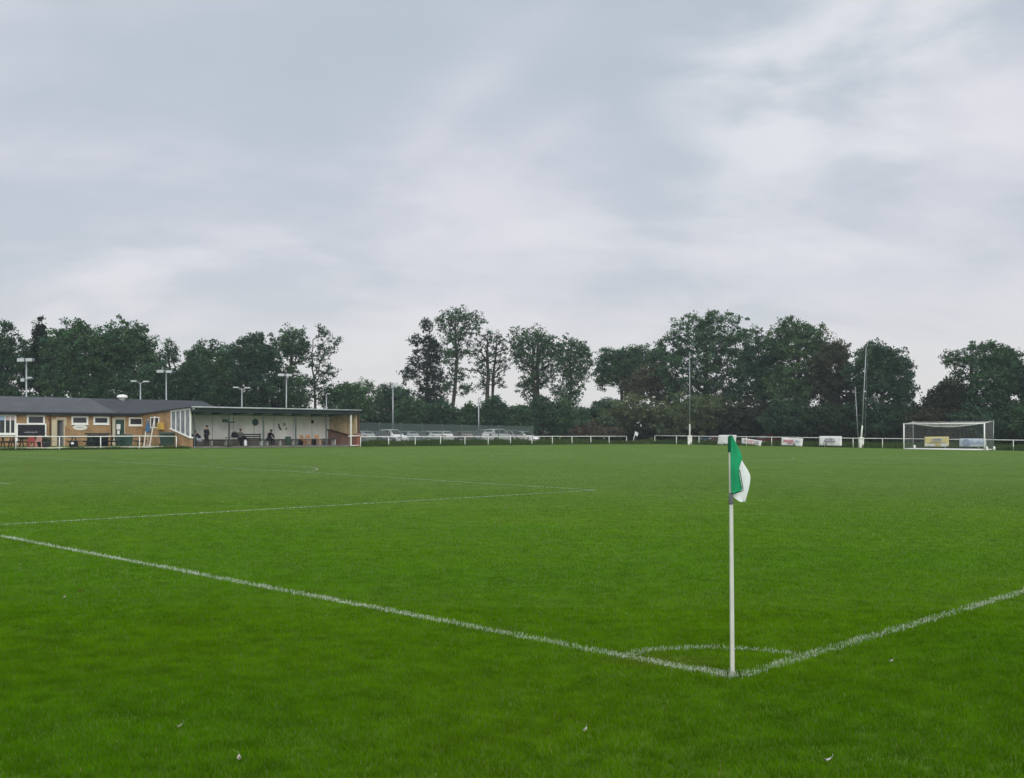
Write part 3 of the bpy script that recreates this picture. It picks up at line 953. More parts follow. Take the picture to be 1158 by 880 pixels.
# roof: two felt slopes with a boundary, dark fascia and gutter
RZ = 4.42; xb_ = cx(130)
for (xa, xb, m) in ((-.4, xb_, ROOF), (xb_ + .004, 35.0, ROOF2)):
    g = MB()
    g.hexa([(xa, -.35, ZE + .02), (xb, -.35, ZE + .02), (xb, 5, RZ), (xa, 5, RZ)], [(xa, -.35, ZE + .1), (xb, -.35, ZE + .1), (xb, 5, RZ + .1), (xa, 5, RZ + .1)])
    g.hexa([(xa, 5, RZ), (xb, 5, RZ), (xb, 10.35, ZE + .02), (xa, 10.35, ZE + .02)], [(xa, 5, RZ + .1), (xb, 5, RZ + .1), (xb, 10.35, ZE + .1), (xa, 10.35, ZE + .1)])
    rf = g.build('roof', m, club)
g = MB(); g.box(-.4, xe - .35, -.4, -.352, ZE - .16, ZE + .06); g.build('fascia', FASCIA, club)
g = MB(); g.tube([(-.4, -.46, ZE + .03), (xe - .35, -.46, ZE + .0)], .055, 8); g.build('gutter', FASCIA, club, True)
g = MB(); g.box(-.4, xe - .35, -.352, 0, ZE - .05, ZE - .02); g.build('soffit', FASCIA, club)
for sx in (0.0, 35 - .3):
    g = MB(); g.add([(sx, 0, ZE), (sx, 10, ZE), (sx, 5, RZ), (sx + .25, 0, ZE), (sx + .25, 10, ZE), (sx + .25, 5, RZ)], [(0, 2, 1), (3, 4, 5), (0, 3, 5, 2), (1, 2, 5, 4)]); g.build('gable', BRICK, club)
# white cowl vent on the ridge
s_, Y_ = on_t(136.5, TC + 5); xv = s_ - CL
g = MB(); g.lathe([(.3, -.1), (.3, .1), (.44, .12), (.46, .2), (.42, .34), (.3, .4), (.05, .43)], 16, (xv, 4.7, RZ + .05)); rv = g.build('roof_vent', WHITE, club, True)
g = MB(); g.lathe([(.31, .06), (.315, .1)], 16, (xv, 4.7, RZ + .05)); g.build('vent_band', GALV, rv)

# ------------------------------------------------------------------ spectator stand
st = empty('spectator_stand', (*W(S0, TS), 0), ANG, 'open fronted spectator stand with white back wall and flat dark roof', 'stand')
LS = 53.0 - S0; BK = 77.4 - TS


def sx(px, dt=0.0):
    return on_t(px, TS + dt)[0] - S0


def sz(px, py, dt=0.0):
    return zof(py, on_t(px, TS + dt)[1])


g = MB(); g.box(.1, LS - .05, BK, BK + .2, .2, 3.35); bw_ = g.build('back_wall', WALLW, st)
g = MB(); g.box(.12, LS - .26, BK - .06, BK - .022, .3, .95); g.build('shade_strip', mat('grey_brown_shade', (.2, .18, .16), .9, .1, .3, 1.5), bw_)  # added dark strip, shade under the benches put into its colour
g = MB()
for i in range(1, 8):
    xx = .1 + (LS - .1) * i / 8
    g.box(xx - .02, xx + .02, BK - .015, BK, ZF, 3.3)
g.box(.1, LS - .1, BK - .02, BK, 3.0, 3.12)
g.build('batten', mat('grey_batten', (.34, .36, .34), .8, .2, .1, 2), bw_)
RF0, RF1 = 3.56, 3.13

g = MB(); g.hexa([(-.25, -.55, RF0 - .05), (LS + .25, -.55, RF0 - .05), (LS + .25, BK + .6, 3.28), (-.25, BK + .6, 3.28)],
                 [(-.25, -.55, RF0 + .03), (LS + .25, -.55, RF0 + .03), (LS + .25, BK + .6, 3.36), (-.25, BK + .6, 3.36)])
g.hexa([(-.25, BK + .62, 3.26), (8.4, BK + .62, 3.26), (8.4, 8.2, RF1 - .06), (-.25, 8.2, RF1 - .06)],
       [(-.25, BK + .62, 3.34), (8.4, BK + .62, 3.34), (8.4, 8.2, RF1 + .02), (-.25, 8.2, RF1 + .02)])
g.build('roof', mat('stand_roof', (.04, .05, .05), .8, .2, .2, 1), st)
g = MB(); g.tube([(-.22, -.62, RF0 - .0), (LS + .2, -.62, RF0 - .02)], .06, 8); g.build('gutter', mat('grey_gutter', (.33, .36, .37), .5, .4, .15, 2), st, True)
g = MB(); g.box(-.2, LS + .22, -.5, -.42, RF0 - .42, RF0 - .055); g.build('fascia', mat('green_black_fascia', (.012, .02, .02), .6, .3, .3, 1), st)
for i in range(9):
    g = MB(); xx = .15 + (LS - .3) * i / 8
    g.hexa([(xx - .04, -.4, RF0 - .3), (xx + .04, -.4, RF0 - .3), (xx + .04, BK - .03, 3.05), (xx - .04, BK - .03, 3.05)],
           [(xx - .04, -.4, RF0 - .06), (xx + .04, -.4, RF0 - .06), (xx + .04, BK - .03, 3.27), (xx - .04, BK - .03, 3.27)])
    g.build('rafter', DGREEN, st)
for px in (220, 259.3, 298, 334.5, 369):
    g = MB(); X = sx(px, .1); g.bbox(X - .055, X + .055, .05, .16, .2, RF0 - .15, .012); g.build('column', mat('column_grey_green', (.075, .1, .095), .5, .4, .2, 2), st)
# left end: brick below a sloping sill, four streaked panes in white frames
Zs0, Zs1 = 1.06, 1.78                        # sill at the front and at the back of the glazing
YB = 3.15
g = MB()
g.hexa([(0, 0, .1), (.22, 0, .1), (.22, YB, .1), (0, YB, .1)], [(0, 0, Zs0), (.22, 0, Zs0), (.22, YB, Zs1), (0, YB, Zs1)])
g.hexa([(0, YB + .002, .1), (.22, YB + .002, .1), (.22, TC - TS - .02, .1), (0, TC - TS - .02, .1)],
       [(0, YB + .002, 3.36), (.22, YB + .002, 3.36), (.22, TC - TS - .02, 3.06), (0, TC - TS - .02, 3.06)])
g.build('end_wall', BRICK, st)
zt0, zt1 = 3.46, 3.33
fr = MB()
fr.hexa([(-.12, -.12, Zs0), (.2, -.12, Zs0), (.2, YB + .05, Zs1 + .02), (-.12, YB + .05, Zs1 + .02)],
        [(-.12, -.12, Zs0 + .1), (.2, -.12, Zs0 + .1), (.2, YB + .05, Zs1 + .12), (-.12, YB + .05, Zs1 + .12)])
fr.hexa([(-.08, -.5, zt0 - .1), (.1, -.5, zt0 - .1), (.1, YB, zt1 - .12), (-.08, YB, zt1 - .12)],
        [(-.08, -.5, zt0 + .12), (.1, -.5, zt0 + .12), (.1, YB, zt1 + .08), (-.08, YB, zt1 + .08)])
for i in range(5):
    y = .05 + (YB - .1) * i / 4; zb_ = Zs0 + (Zs1 - Zs0) * y / YB + .1; zt_ = zt0 - .1 - (y + .5) * .036
    fr.box(-.04, .08, y - .05, y + .05, zb_, zt_)
ws = fr.build('window_screen', UPVC, st)
for i in range(4):
    y0 = .1 + (YB - .1) * i / 4; y1 = (YB - .1) * (i + 1) / 4
    z0_, z1_ = [Zs0 + (Zs1 - Zs0) * y / YB + .1 for y in (y0, y1)]; a0, a1 = [zt0 - .1 - (y + .5) * .036 for y in (y0, y1)]
    g = MB(); g.hexa([(0, y0, z0_), (.03, y0, z0_), (.03, y1, z1_), (0, y1, z1_)], [(0, y0, a0), (.03, y0, a0), (.03, y1, a1), (0, y1, a1)])
    g.build('pane', PALEGLASS, ws)
# window and yellow box on the brick side wall
tA, _ = on_s(170.5, S0); tB, _ = on_s(180.2, S0)
ya, yb = tB - TS, tA - TS; za, zb = zof(484.3, on_s(175, S0)[1]), zof(471.6, on_s(175, S0)[1])
g = MB(); g.box(-.06, .03, ya, ya + .08, za, zb); g.box(-.06, .03, yb - .08, yb, za, zb); g.box(-.062, .03, ya + .08, yb - .08, za, za + .08); g.box(-.062, .03, ya + .08, yb - .08, zb - .08, zb)
ym = (ya + yb) / 2; g.box(-.058, .03, ym - .04, ym + .04, za + .08, zb - .08)
wn_ = g.build('window', UPVC, st); g = MB(); g.box(-.02, -.008, ya + .08, yb - .08, za + .08, zb - .08); g.build('pane', GLASS, wn_)
tA, _ = on_s(180.8, S0); tB, _ = on_s(186.2, S0); zc = zof(482, on_s(183.5, S0)[1])
g = MB(); g.bbox(-.28, -.003, tB - TS, tA - TS, zc - .3, zc + .28, .03); yb_ = g.build('yellow_box', mat('box_yellow', (.52, .33, .07), .5, .3, .1, 3), st)
g = MB(); g.tube([(-.29, tB - TS + .35, zc + .1), (-.29, tB - TS + .5, zc + .12), (-.29, tB - TS + .45, zc - .05)], .018, 5); g.build('mark', GRYI, yb_)
# right end: weathered boards above a sloping brick wall, red brick pier, white post
g = MB(); g.hexa([(LS - .02, -.1, 1.0), (LS + .08, -.1, 1.0), (LS + .08, BK, 1.0), (LS - .02, BK, 1.0)], [(LS - .02, -.1, 3.42), (LS + .08, -.1, 3.42), (LS + .08, BK, 3.27), (LS - .02, BK, 3.27)])
g.build('boarded_end', TIMBER, st)
g = MB(); g.hexa([(LS - .24, .1, .1), (LS - .03, .1, .1), (LS - .03, BK, .1), (LS - .24, BK, .1)], [(LS - .24, .1, 1.08), (LS - .03, .1, 1.08), (LS - .03, BK, 1.72), (LS - .24, BK, 1.72)])
g.build('low_wall', REDBRICK, st)
g = MB(); g.hexa([(LS - .34, .0, 1.085), (LS - .03, .0, 1.085), (LS - .03, BK, 1.73), (LS - .34, BK, 1.73)], [(LS - .34, .0, 1.2), (LS - .03, .0, 1.2), (LS - .03, BK, 1.85), (LS - .34, BK, 1.85)])
g.build('coping', WOOD, st)
g = MB(); g.bbox(LS - .3, LS + .14, -.62, -.12, .1, 1.42, .02); g.build('pier', mat('pier_red', (.25, .1, .07), .9, .1, .25, 6), st)
g = MB(); g.box(LS - .02, LS + .12, -.5, -.4, 1.43, RF0 - .06); g.build('corner_post', WOOD, st)
X = sx(396.3, -.3); g = MB(); g.box(X - .05, X + .05, -.41, -.31, .3, RF0 - .43); g.build('white_post', UPVC, st)
# things fixed to the back wall
g = MB(); xa, xb = sx(251.3, BK), sx(259, BK); zb, za = sz(255, 474.3, BK), sz(255, 477.7, BK)
g.box(xa, xb, BK - .04, BK - .003, za, zb); gs_ = g.build('wall_sign', mat('sign_green', (.03, .17, .11), .5, .3, .1, 3), st)
scribble('writing', xa + .08, xb - .08, (za + zb) / 2, .1, BK - .048, WHITE, gs_, 21, .006, .08)
xo, zo, ro = sx(288.6, BK), sz(288.6, 477.6, BK), .31
g = MB(); g.add([(xo + ro * math.cos(a), BK - .04, zo + ro * math.sin(a)) for a in [i * math.pi / 14 for i in range(28)]] + [(xo + ro * math.cos(a), BK - .003, zo + ro * math.sin(a)) for a in [i * math.pi / 14 for i in range(28)]],
                [tuple(range(27, -1, -1))] + [(i, (i + 1) % 28, 28 + (i + 1) % 28, 28 + i) for i in range(28)])
cr = g.build('round_crest', mat('crest_green', (.012, .085, .055), .5, .3, .1, 3), st)
g = MB(); g.tube([(xo + .19 * math.cos(a), BK - .045, zo + .19 * math.sin(a)) for a in [i * math.pi / 10 for i in range(21)]], .012, 4)
g.tube([(xo - .08, BK - .045, zo - .02), (xo, BK - .045, zo + .1), (xo + .08, BK - .045, zo - .02), (xo, BK - .045, zo - .1), (xo - .08, BK - .045, zo - .02)], .012, 4)
g.build('emblem', mat('crest_pale', (.16, .3, .24), .6, .2, .1, 3), cr)
# black painted bird-like silhouette and small marks on the wall
xo, zo = sx(314.5, BK), sz(316, 486.5, BK); k = .082
sil = [(0, 6.6), (.6, 7.2), (1.6, 6.9), (1.9, 5.6), (1.5, 4.6), (2.6, 3.2), (3.6, 1.8), (5, .6), (5.2, .1), (2.0, .15), (1.6, 1.3), (.6, 2.6), (.2, 4.4)]
g = MB(); n_ = len(sil)
g.add([(xo + a * k, BK - .02, zo + b * k) for a, b in sil] + [(xo + a * k, BK - .003, zo + b * k) for a, b in sil],
      [tuple(range(n_))] + [(i, (i + 1) % n_, n_ + (i + 1) % n_, n_ + i) for i in range(n_)])
g.build('wall_silhouette', DARK, st)
g = MB()
for px, py, r in ((321.5, 480, .16), (323.5, 485, .12)):
    g.lathe([(r, 0), (r, .012)], 14, (0, 0, 0)); v0 = len(g.v) - 28
    for i in range(v0, v0 + 28):
        a = g.v[i]; g.v[i] = (sx(px, BK) + a[0], BK - .003 - a[2], sz(px, py, BK) + a[1])
g.build('wall_mark', mat('faded_mark', (.42, .41, .4), .8, .1, .1, 5), st)
g = MB(); X, Z_ = sx(352.6, BK), sz(352.6, 477, BK); g.bbox(X - .09, X + .09, BK - .2, BK - .003, Z_ - .16, Z_ + .14, .03); g.build('wall_lamp', DARK, st)

# ------------------------------------------------------------------ things in the stand
gz = ZF - .05


def spos(px, dt):
    s, Y = on_t(px, TS + dt); x, y = W(s, TS + dt); return (x, y, gz)


# long wall bench in sections
def bench(px0, px1, dt, label, back=False, m=WOOD, group='benches along the stand'):
    p0, p1 = sx(px0, dt), sx(px1, dt); L = p1 - p0
    e = empty('bench', spos((px0 + px1) / 2, dt), ANG, label, 'bench', group)
    g = MB()
    for i in range(3):
        g.bbox(-L / 2, L / 2, -.2 + i * .135, -.08 + i * .135, .43, .475, .01)
    g.build('seat', m, e)
    for i in range(max(2, int(L / 1.1) + 1)):
        n = max(2, int(L / 1.1) + 1); X = -L / 2 + .15 + (L - .3) * i / (n - 1)
        g = MB(); g.bbox(X - .07, X + .07, -.16, .16, -.02, .43, .01); g.build('leg', mat('bench_support', (.45, .45, .42), .8, .2, .15, 3), e)
    if back:
        for i in range(3):
            g = MB(); g.bbox(-L / 2, L / 2, .22, .26, .55 + i * .17, .66 + i * .17, .01); g.build('back_slat', m, e)
        for X in (-L / 2 + .1, L / 2 - .1):
            g = MB(); g.bbox(X - .03, X + .03, .262, .30, -.02, 1.05, .01); g.build('back_post', m, e)
    return e


GREYW = mat('grey_wood', (.04, .038, .035), .8, .2, .25, 3)
bench(237, 257, 2.9, 'plain bench along the wall under the green sign', False, GREYW)
bench(276, 297, 1.6, 'slatted grey bench with backrest below the round green crest', True, mat('dark_slats', (.05, .055, .055), .8, .2, .25, 3))
bench(300, 333, 2.6, 'long low bench under the black wall silhouette', False, GREYW)
bench(336, 361, 3.0, 'low bench behind the orange chairs', False, GREYW)


def chair(px, dt, rz, label):
    e = empty('wooden_chair', spos(px, dt), ANG + rz, label, 'chair', 'orange wooden chairs in the stand')
    g = MB(); g.bbox(-.24, .24, -.24, .24, .42, .47, .015); g.build('seat', PALEWOOD, e)
    for a in (-.2, .2):
        g = MB(); g.bar((a, -.2, 0), (a, -.2, .43), .05, .05); g.build('leg', PALEWOOD, e)
        g = MB(); g.bar((a, .22, 0), (a * .95, .27, .92), .05, .05); g.build('leg', PALEWOOD, e)
    g = MB(); g.bbox(-.19, .19, .235, .265, .62, .88, .01); g.build('backrest', PALEWOOD, e)
    return e


chair(343.5, 1.2, .3, 'leftmost of the three orange wooden chairs in the stand')
chair(348.5, 1.5, -.5, 'orange wooden chair in the middle of the three in the stand')
chair(359.5, 1.0, -.2, 'rightmost orange wooden chair in the stand, a black bag before it')


def bag(name, px, dt, w, d, h, label, m=BLACK, z=0, rz=0.0, seed=0):
    e = empty(name, Vector(spos(px, dt)) + Vector((0, 0, z)), ANG + rz, label, 'bag' if name != 'coat' else 'coat')
    q = random.Random(seed + int(px)); bm = bmesh.new(); bmesh.ops.create_cube(bm, size=1)
    bmesh.ops.bevel(bm, geom=bm.edges[:], offset=.22, segments=3, affect='EDGES', profile=.5)
    g = MB(); vs = []
    for v in bm.verts:
        k = 1 + q.uniform(-.06, .06) - .18 * (v.co.z + .5)
        vs.append((v.co.x * w * k, v.co.y * d * k, (v.co.z + .5) * h * (1 + q.uniform(-.03, .03))))
    bm.verts.index_update(); g.add(vs, [[v.index for v in f.verts] for f in bm.faces]); bm.free()
    g.build('body', m, e, True)
    g = MB(); g.tube([(-w * .25, 0, h * .97), (-w * .18, 0, h * 1.12), (w * .18, 0, h * 1.12), (w * .25, 0, h * .97)], .018, 6); g.build('handle', m, e, True)
    return e


bag('kit_bag', 218.3, .5, .55, .4, .95, 'tall black kit bag at the left end of the stand', BLACK)
bag('kit_bag', 340, 1.4, .4, .3, .52, 'black bag on the floor left of the orange chairs', BLACK, .0)
bag('kit_bag', 355.5, .8, .34, .3, .5, 'black bag between the middle and right orange chairs', BLACK)
bag('kit_bag', 265.2, 1.2, .55, .35, .42, 'black bag on the table beside the seated person in the cap', BLACK, .72)
bag('carrier_bag', 277.4, .4, .22, .2, .46, 'small white carrier bag on the floor by the slatted bench', mat('bag_white', (.72, .73, .74), .6, .2, .06, 8))
# table beside the person in the cap
e = empty('folding_table', spos(265, 1.2), ANG, 'dark folding table with a black bag on it in the stand', 'table')
g = MB(); g.bbox(-.7, .7, -.35, .35, .68, .72, .01); g.build('tabletop', GREYW, e)
for a in (-.6, .6):
    for b in (-.28, .28):
        g = MB(); g.bar((a, b, 0), (a, b, .68), .04, .04); g.build('leg', GALV, e)
# bin
e = empty('litter_bin', spos(325.8, .5), ANG, 'dark green litter bin in front of the long low bench', 'bin')
g = MB(); g.lathe([(.2, 0), (.22, .05), (.25, .62), (.25, .66)], 14); g.build('body', DGREEN, e, True)
g = MB(); g.lathe([(.27, .66), (.27, .7), (.2, .76), (.02, .78)], 14); g.build('lid', DGREEN, e, True)
# microphone-like post with an arm
e = empty('arm_post', spos(258.6, -.2), ANG, 'thin black post with a short arm standing at the stand front', 'post')
g = MB(); g.tube([(0, 0, 0), (0, 0, zof(477.3, on_t(258.6, TS - .2)[1]) - gz)], .035, 8); g.build('pole', DARK, e, True)
H_ = zof(477.3, on_t(258.6, TS - .2)[1]) - gz
g = MB(); g.bbox(-.05, .52, -.04, .04, H_ - .06, H_ + .03, .015); g.build('arm', DARK, e)
g = MB(); g.lathe([(.2, 0), (.2, .03), (.05, .06)], 12); g.build('base', DARK, e, True)
# grey table at the right end
e = empty('side_table', spos(369.5, 2.2), ANG, 'low grey table before the boarded end of the stand', 'table')
g = MB(); g.bbox(-1.1, .9, -.35, .35, .5, .56, .01); g.build('tabletop', mat('slate_top', (.07, .075, .08), .6, .3, .2, 3), e)
for a in (-.95, .75):
    g = MB(); g.bbox(a - .06, a + .06, -.3, .3, 0, .5, .01); g.build('leg', mat('bench_support', (.45, .45, .42)), e)

# ------------------------------------------------------------------ people


def skin_body(name, verts, edges, radii, m, parent, roots=(0,), sub=2):
    bm = bmesh.new(); lay = bm.verts.layers.skin.verify()
    vl = [bm.verts.new(v) for v in verts]
    for a, b in edges:
        bm.edges.new((vl[a], vl[b]))
    me = bpy.data.meshes.new(name)
    for i, v in enumerate(vl):
        r = radii[i]; v[lay].radius = (r, r) if not hasattr(r, '__len__') else r
        v[lay].use_root = i in roots
    bm.to_mesh(me); bm.free(); me.materials.append(m)
    o = bpy.data.objects.new(name, me); COL.objects.link(o); o.parent = parent
    sk = o.modifiers.new('skin', 'SKIN'); sk.use_smooth_shade = True; sk.branch_smoothing = .3
    sb = o.modifiers.new('sub', 'SUBSURF'); sb.levels = sub; sb.render_levels = sub
    return o


SKIN = mat('skin', (.36, .2, .14), .6, .3, .05, 8)


def person(loc, rz, label, J, top, bottom, hairm, cap=False, scale=1.0):
    """J: joints in metres, x right, y forward, z up"""
    e = empty('person', loc, rz, label, 'person'); e.scale = (scale,) * 3
    n = ['pelvis', 'waist', 'chest', 'neck', 'head', 'crown', 'nose']
    order = n + [a + s for s in 'LR' for a in ('sh', 'el', 'wr', 'pa', 'hip', 'kn', 'an', 'toe')]
    V = dict(J)
    hd = Vector(J['head']); fw = Vector(J.get('face', (0, 1, 0))).normalized()
    upv = (hd - Vector(J['neck'])).normalized()
    V['crown'] = hd + upv * .10; V['nose'] = hd + fw * .105 - upv * .01
    for s in 'LR':
        wr, el = Vector(J['wr' + s]), Vector(J['el' + s]); d = (wr - el).normalized(); V['pa' + s] = wr + d * .07
        an = Vector(J['an' + s]); V['toe' + s] = an + Vector(J.get('toes', (0, 1, 0))) * .17 + Vector((0, 0, -.05))
    idx = {k: i for i, k in enumerate(order)}
    verts = [Vector(V[k]) for k in order]
    rad = {'pelvis': .14, 'waist': .125, 'chest': .15, 'neck': .055, 'head': .098, 'crown': .07, 'nose': .014}
    lim = {'sh': .065, 'el': .046, 'wr': .032, 'pa': .038, 'hip': .09, 'kn': .06, 'an': .042, 'toe': .04}
    radii = [rad.get(k) or lim[k[:-1]] for k in order]
    ed = [('pelvis', 'waist'), ('waist', 'chest'), ('chest', 'neck'), ('neck', 'head'), ('head', 'crown'), ('head', 'nose')]
    for s in 'LR':
        ed += [('chest', 'sh' + s), ('sh' + s, 'el' + s), ('el' + s, 'wr' + s), ('wr' + s, 'pa' + s), ('pelvis', 'hip' + s), ('hip' + s, 'kn' + s), ('kn' + s, 'an' + s), ('an' + s, 'toe' + s)]
    edges = [(idx[a], idx[b]) for a, b in ed]; roots = [0]
    for s in 'LR':                                            # fingers and thumb
        pa = Vector(V['pa' + s]); d = (pa - Vector(V['wr' + s])).normalized(); sd = d.cross(Vector((0, 0, 1)))
        if sd.length < .1: sd = Vector((0, 1, 0))
        sd.normalize(); cu = Vector((0, 0, -1)) if abs(d.z) < .7 else fw
        for q_, (off, ln) in enumerate(((-.028, .065), (-.009, .08), (.01, .075), (.028, .058))):
            b = len(verts); roots.append(b)
            verts += [pa + sd * off - d * .01, pa + sd * off + d * ln * .55, pa + sd * off + d * ln * .9 + cu * ln * .35]; radii += [.0105, .0095, .008]
            edges += [(b, b + 1), (b + 1, b + 2)]
        b = len(verts); roots.append(b)
        verts += [pa - d * .045 + sd * -.02, pa - d * .01 - sd * .058, pa + d * .03 - sd * .062]; radii += [.012, .011, .009]
        edges += [(b, b + 1), (b + 1, b + 2)]
    skin_body('body', verts, edges, radii, SKIN, e, roots)
    # jacket and trousers follow the same joints a little larger
    jo = ['waist', 'pelvis', 'chest', 'neck', 'shL', 'elL', 'wrL', 'shR', 'elR', 'wrR']
    jr = [.155, .165, .18, .075, .092, .072, .056, .092, .072, .056]
    jv = [Vector(V[k]) for k in jo]; jv[3] = jv[2].lerp(jv[3], .7)
    skin_body('jacket', jv, [(0, 1), (0, 2), (2, 3), (2, 4), (4, 5), (5, 6), (2, 7), (7, 8), (8, 9)], jr, top, e)
    to = ['pelvis', 'hipL', 'knL', 'anL', 'hipR', 'knR', 'anR']
    skin_body('trousers', [Vector(V[k]) for k in to], [(0, 1), (1, 2), (2, 3), (0, 4), (4, 5), (5, 6)], [.15, .11, .085, .068, .11, .085, .068], bottom, e)
    for s in 'LR':
        a = Vector(V['an' + s]); tv = Vector(V['toe' + s]); g = MB()
        g.tube([a + (a - tv) * .3 + Vector((0, 0, -.05)), a + Vector((0, 0, -.035)), tv, tv + (tv - a).normalized() * .07], [.04, .055, .045, .025], 8); g.build('shoe', DARK, e, True)
    g = MB()
    prof = [(.112 * math.sin(a), .112 * math.cos(a)) for a in [math.pi * (.66 - .66 * i / 7) for i in range(8)]]
    g.lathe([(max(r, .004), z) for r, z in prof], 14, tuple(hd + upv * .035 - fw * .022))
    if cap:
        c = hd + upv * .075 + fw * .1; g.tube([c - fw * .04, c + fw * .02, c + fw * .11 - upv * .02], [.07, .075, .03], 8)
    g.build('cap' if cap else 'hair', hairm, e, True)
    return e


NAVY = mat('navy_jacket', (.014, .016, .026), .85, .15, .25, 5)
JEANS = mat('pale_jeans', (.32, .36, .45), .85, .15, .15, 6)
OLIVE = mat('grey_green_coat', (.10, .115, .10), .85, .15, .2, 5)
CHAR = mat('charcoal_trousers', (.02, .021, .025), .85, .15, .2, 5)
HAIR = mat('dark_hair', (.015, .012, .01), .7, .3, .2, 9)
# facing right along the stand means local +x there; people below face +y, turned by rz
# standing, arms bent in front
stand = dict(pelvis=(0, 0, .93), waist=(0, .0, 1.1), chest=(0, .02, 1.33), neck=(0, .03, 1.5), head=(0, .07, 1.63),
             shL=(-.19, .02, 1.4), elL=(-.23, .02, 1.12), wrL=(-.15, .2, 1.02), shR=(.19, .02, 1.4), elR=(.23, .03, 1.12), wrR=(.15, .22, 1.03),
             hipL=(-.09, 0, .9), knL=(-.1, .03, .5), anL=(-.1, -.02, .09), hipR=(.09, 0, .9), knR=(.12, .06, .5), anR=(.12, .08, .09), face=(0, 1, -.15))
person(spos(233.3, .4), ANG - RAD(75), 'person in dark clothes standing in the stand beside a seated one', stand, NAVY, CHAR, HAIR, scale=.97)
sit = dict(pelvis=(0, 0, .55), waist=(0, .05, .72), chest=(0, .2, .95), neck=(0, .3, 1.08), head=(0, .4, 1.18),
           shL=(-.18, .22, 1.0), elL=(-.22, .38, .74), wrL=(-.1, .52, .68), shR=(.18, .22, 1.0), elR=(.22, .4, .74), wrR=(.1, .54, .7),
           hipL=(-.1, .02, .54), knL=(-.13, .45, .53), anL=(-.13, .46, .09), hipR=(.1, .02, .54), knR=(.13, .45, .53), anR=(.13, .5, .09), face=(0, 1, -.3))
person(spos(226.5, .6), ANG + RAD(60), 'person in black jacket and pale jeans bending forward by the kit bag', sit, NAVY, JEANS, HAIR)
sit2 = dict(sit); sit2.update(chest=(0, .08, 1.0), waist=(0, .02, .75), neck=(0, .11, 1.17), head=(0, .15, 1.31), shL=(-.18, .08, 1.07), shR=(.18, .08, 1.07), elL=(-.25, .2, .82), elR=(.25, .2, .82), wrL=(-.12, .42, .74), wrR=(.12, .42, .74), face=(0, 1, -.1))
person(spos(271.5, 1.75), ANG + RAD(165), 'person in grey green coat and cap seated behind the dark table', sit2, OLIVE, CHAR, mat('cap_grey', (.06, .065, .06), .8, .2, .2, 8), True)
sit3 = dict(sit); sit3.update(chest=(0, .14, .98), neck=(0, .22, 1.13), head=(0, .3, 1.25), shL=(-.18, .15, 1.04), shR=(.18, .15, 1.04))
person(spos(304, 2.2), ANG - RAD(78), 'person in black hooded coat hunched alone on the long bench', sit3, mat('black_coat', (.012, .011, .014), .9, .1, .25, 5), CHAR, HAIR)
e = bag('kit_bag', 275.5, .9, .5, .4, .8, 'bulky black bag on the floor left of the slatted bench', BLACK)

# ------------------------------------------------------------------ things on the terrace


def tpos(px, t):
    s, Y = on_t(px, t); x, y = W(s, t); return (x, y, ZF - .03)


def picnic(px, t, rz, label, m):
    e = empty('picnic_table', tpos(px, t), ANG + rz, label, 'picnic table', 'picnic tables on the clubhouse terrace')
    g = MB()
    for i in range(5):
        g.bbox(-.85, .85, -.37 + i * .15, -.23 + i * .15, .71, .75, .01)
    g.build('tabletop', m, e)
    for sg in (-1, 1):
        g = MB()
        for i in range(2):
            g.bbox(-.85, .85, sg * .68 - .13 + i * .135, sg * .68 - .01 + i * .135, .42, .46, .01)
        g.build('bench_seat', m, e)
    for X in (-.65, .65):
        g = MB(); g.bar((X, -.62, 0), (X, -.22, .71), .05, .09); g.bar((X + .052, .62, 0), (X + .052, .22, .71), .05, .09); g.bar((X - .055, -.78, .39), (X - .055, .78, .39), .05, .09); g.build('leg_frame', m, e)
    return e


DKW = mat('dark_stained_wood', (.022, .032, .032), .75, .2, .3, 3)
GRW = mat('green_stained_wood', (.05, .1, .075), .75, .2, .3, 3)
picnic(3, 76.6, .1, 'dark picnic table before the white serving windows', DKW)
picnic(13.5, 77.6, -.1, 'dark picnic table between the serving windows and the signboard', DKW)
picnic(25.5, 77.2, .05, 'brown picnic table under the left part of the signboard', WOOD)
picnic(43, 77.6, .0, 'green picnic table under the right part of the signboard', GRW)
picnic(92, 77.0, .1, 'dark green picnic table below the oval sign', mat('bottle_green_wood', (.02, .045, .04), .75, .2, .3, 3))
picnic(119.5, 77.4, .0, 'black picnic table beside the covered box', DKW)
picnic(150, 77.0, .0, 'dark picnic table under the last clubhouse window', mat('blue_black_wood', (.018, .026, .036), .75, .2, .3, 3))
REDC = mat('red_plastic', (.3, .05, .05), .5, .3, .12, 4); PINKC = mat('pink_plastic', (.5, .27, .25), .5, .3, .12, 4)


def pchair(px, t, rz, m, label):
    e = empty('garden_chair', tpos(px, t), ANG + rz, label, 'chair', 'plastic chairs on the terrace')
    g = MB(); g.bbox(-.26, .26, -.25, .25, .4, .44, .02); g.build('seat', m, e)
    g = MB(); g.hexa([(-.24, .22, .46), (.24, .22, .46), (.24, .26, .46), (-.24, .26, .46)], [(-.2, .33, .86), (.2, .33, .86), (.2, .37, .86), (-.2, .37, .86)]); g.build('backrest', m, e)
    for a in (-.22, .22):
        for b in (-.2, .22):
            g = MB(); g.bar((a * 1.1, b * 1.1, 0), (a, b, .4), .045, .045); g.build('leg', m, e)
    return e


pchair(36.2, 75.6, 2.6, REDC, 'red plastic chair in front of the green picnic table')
pchair(41.5, 75.6, 3.4, PINKC, 'faded pink plastic chair beside the red one')
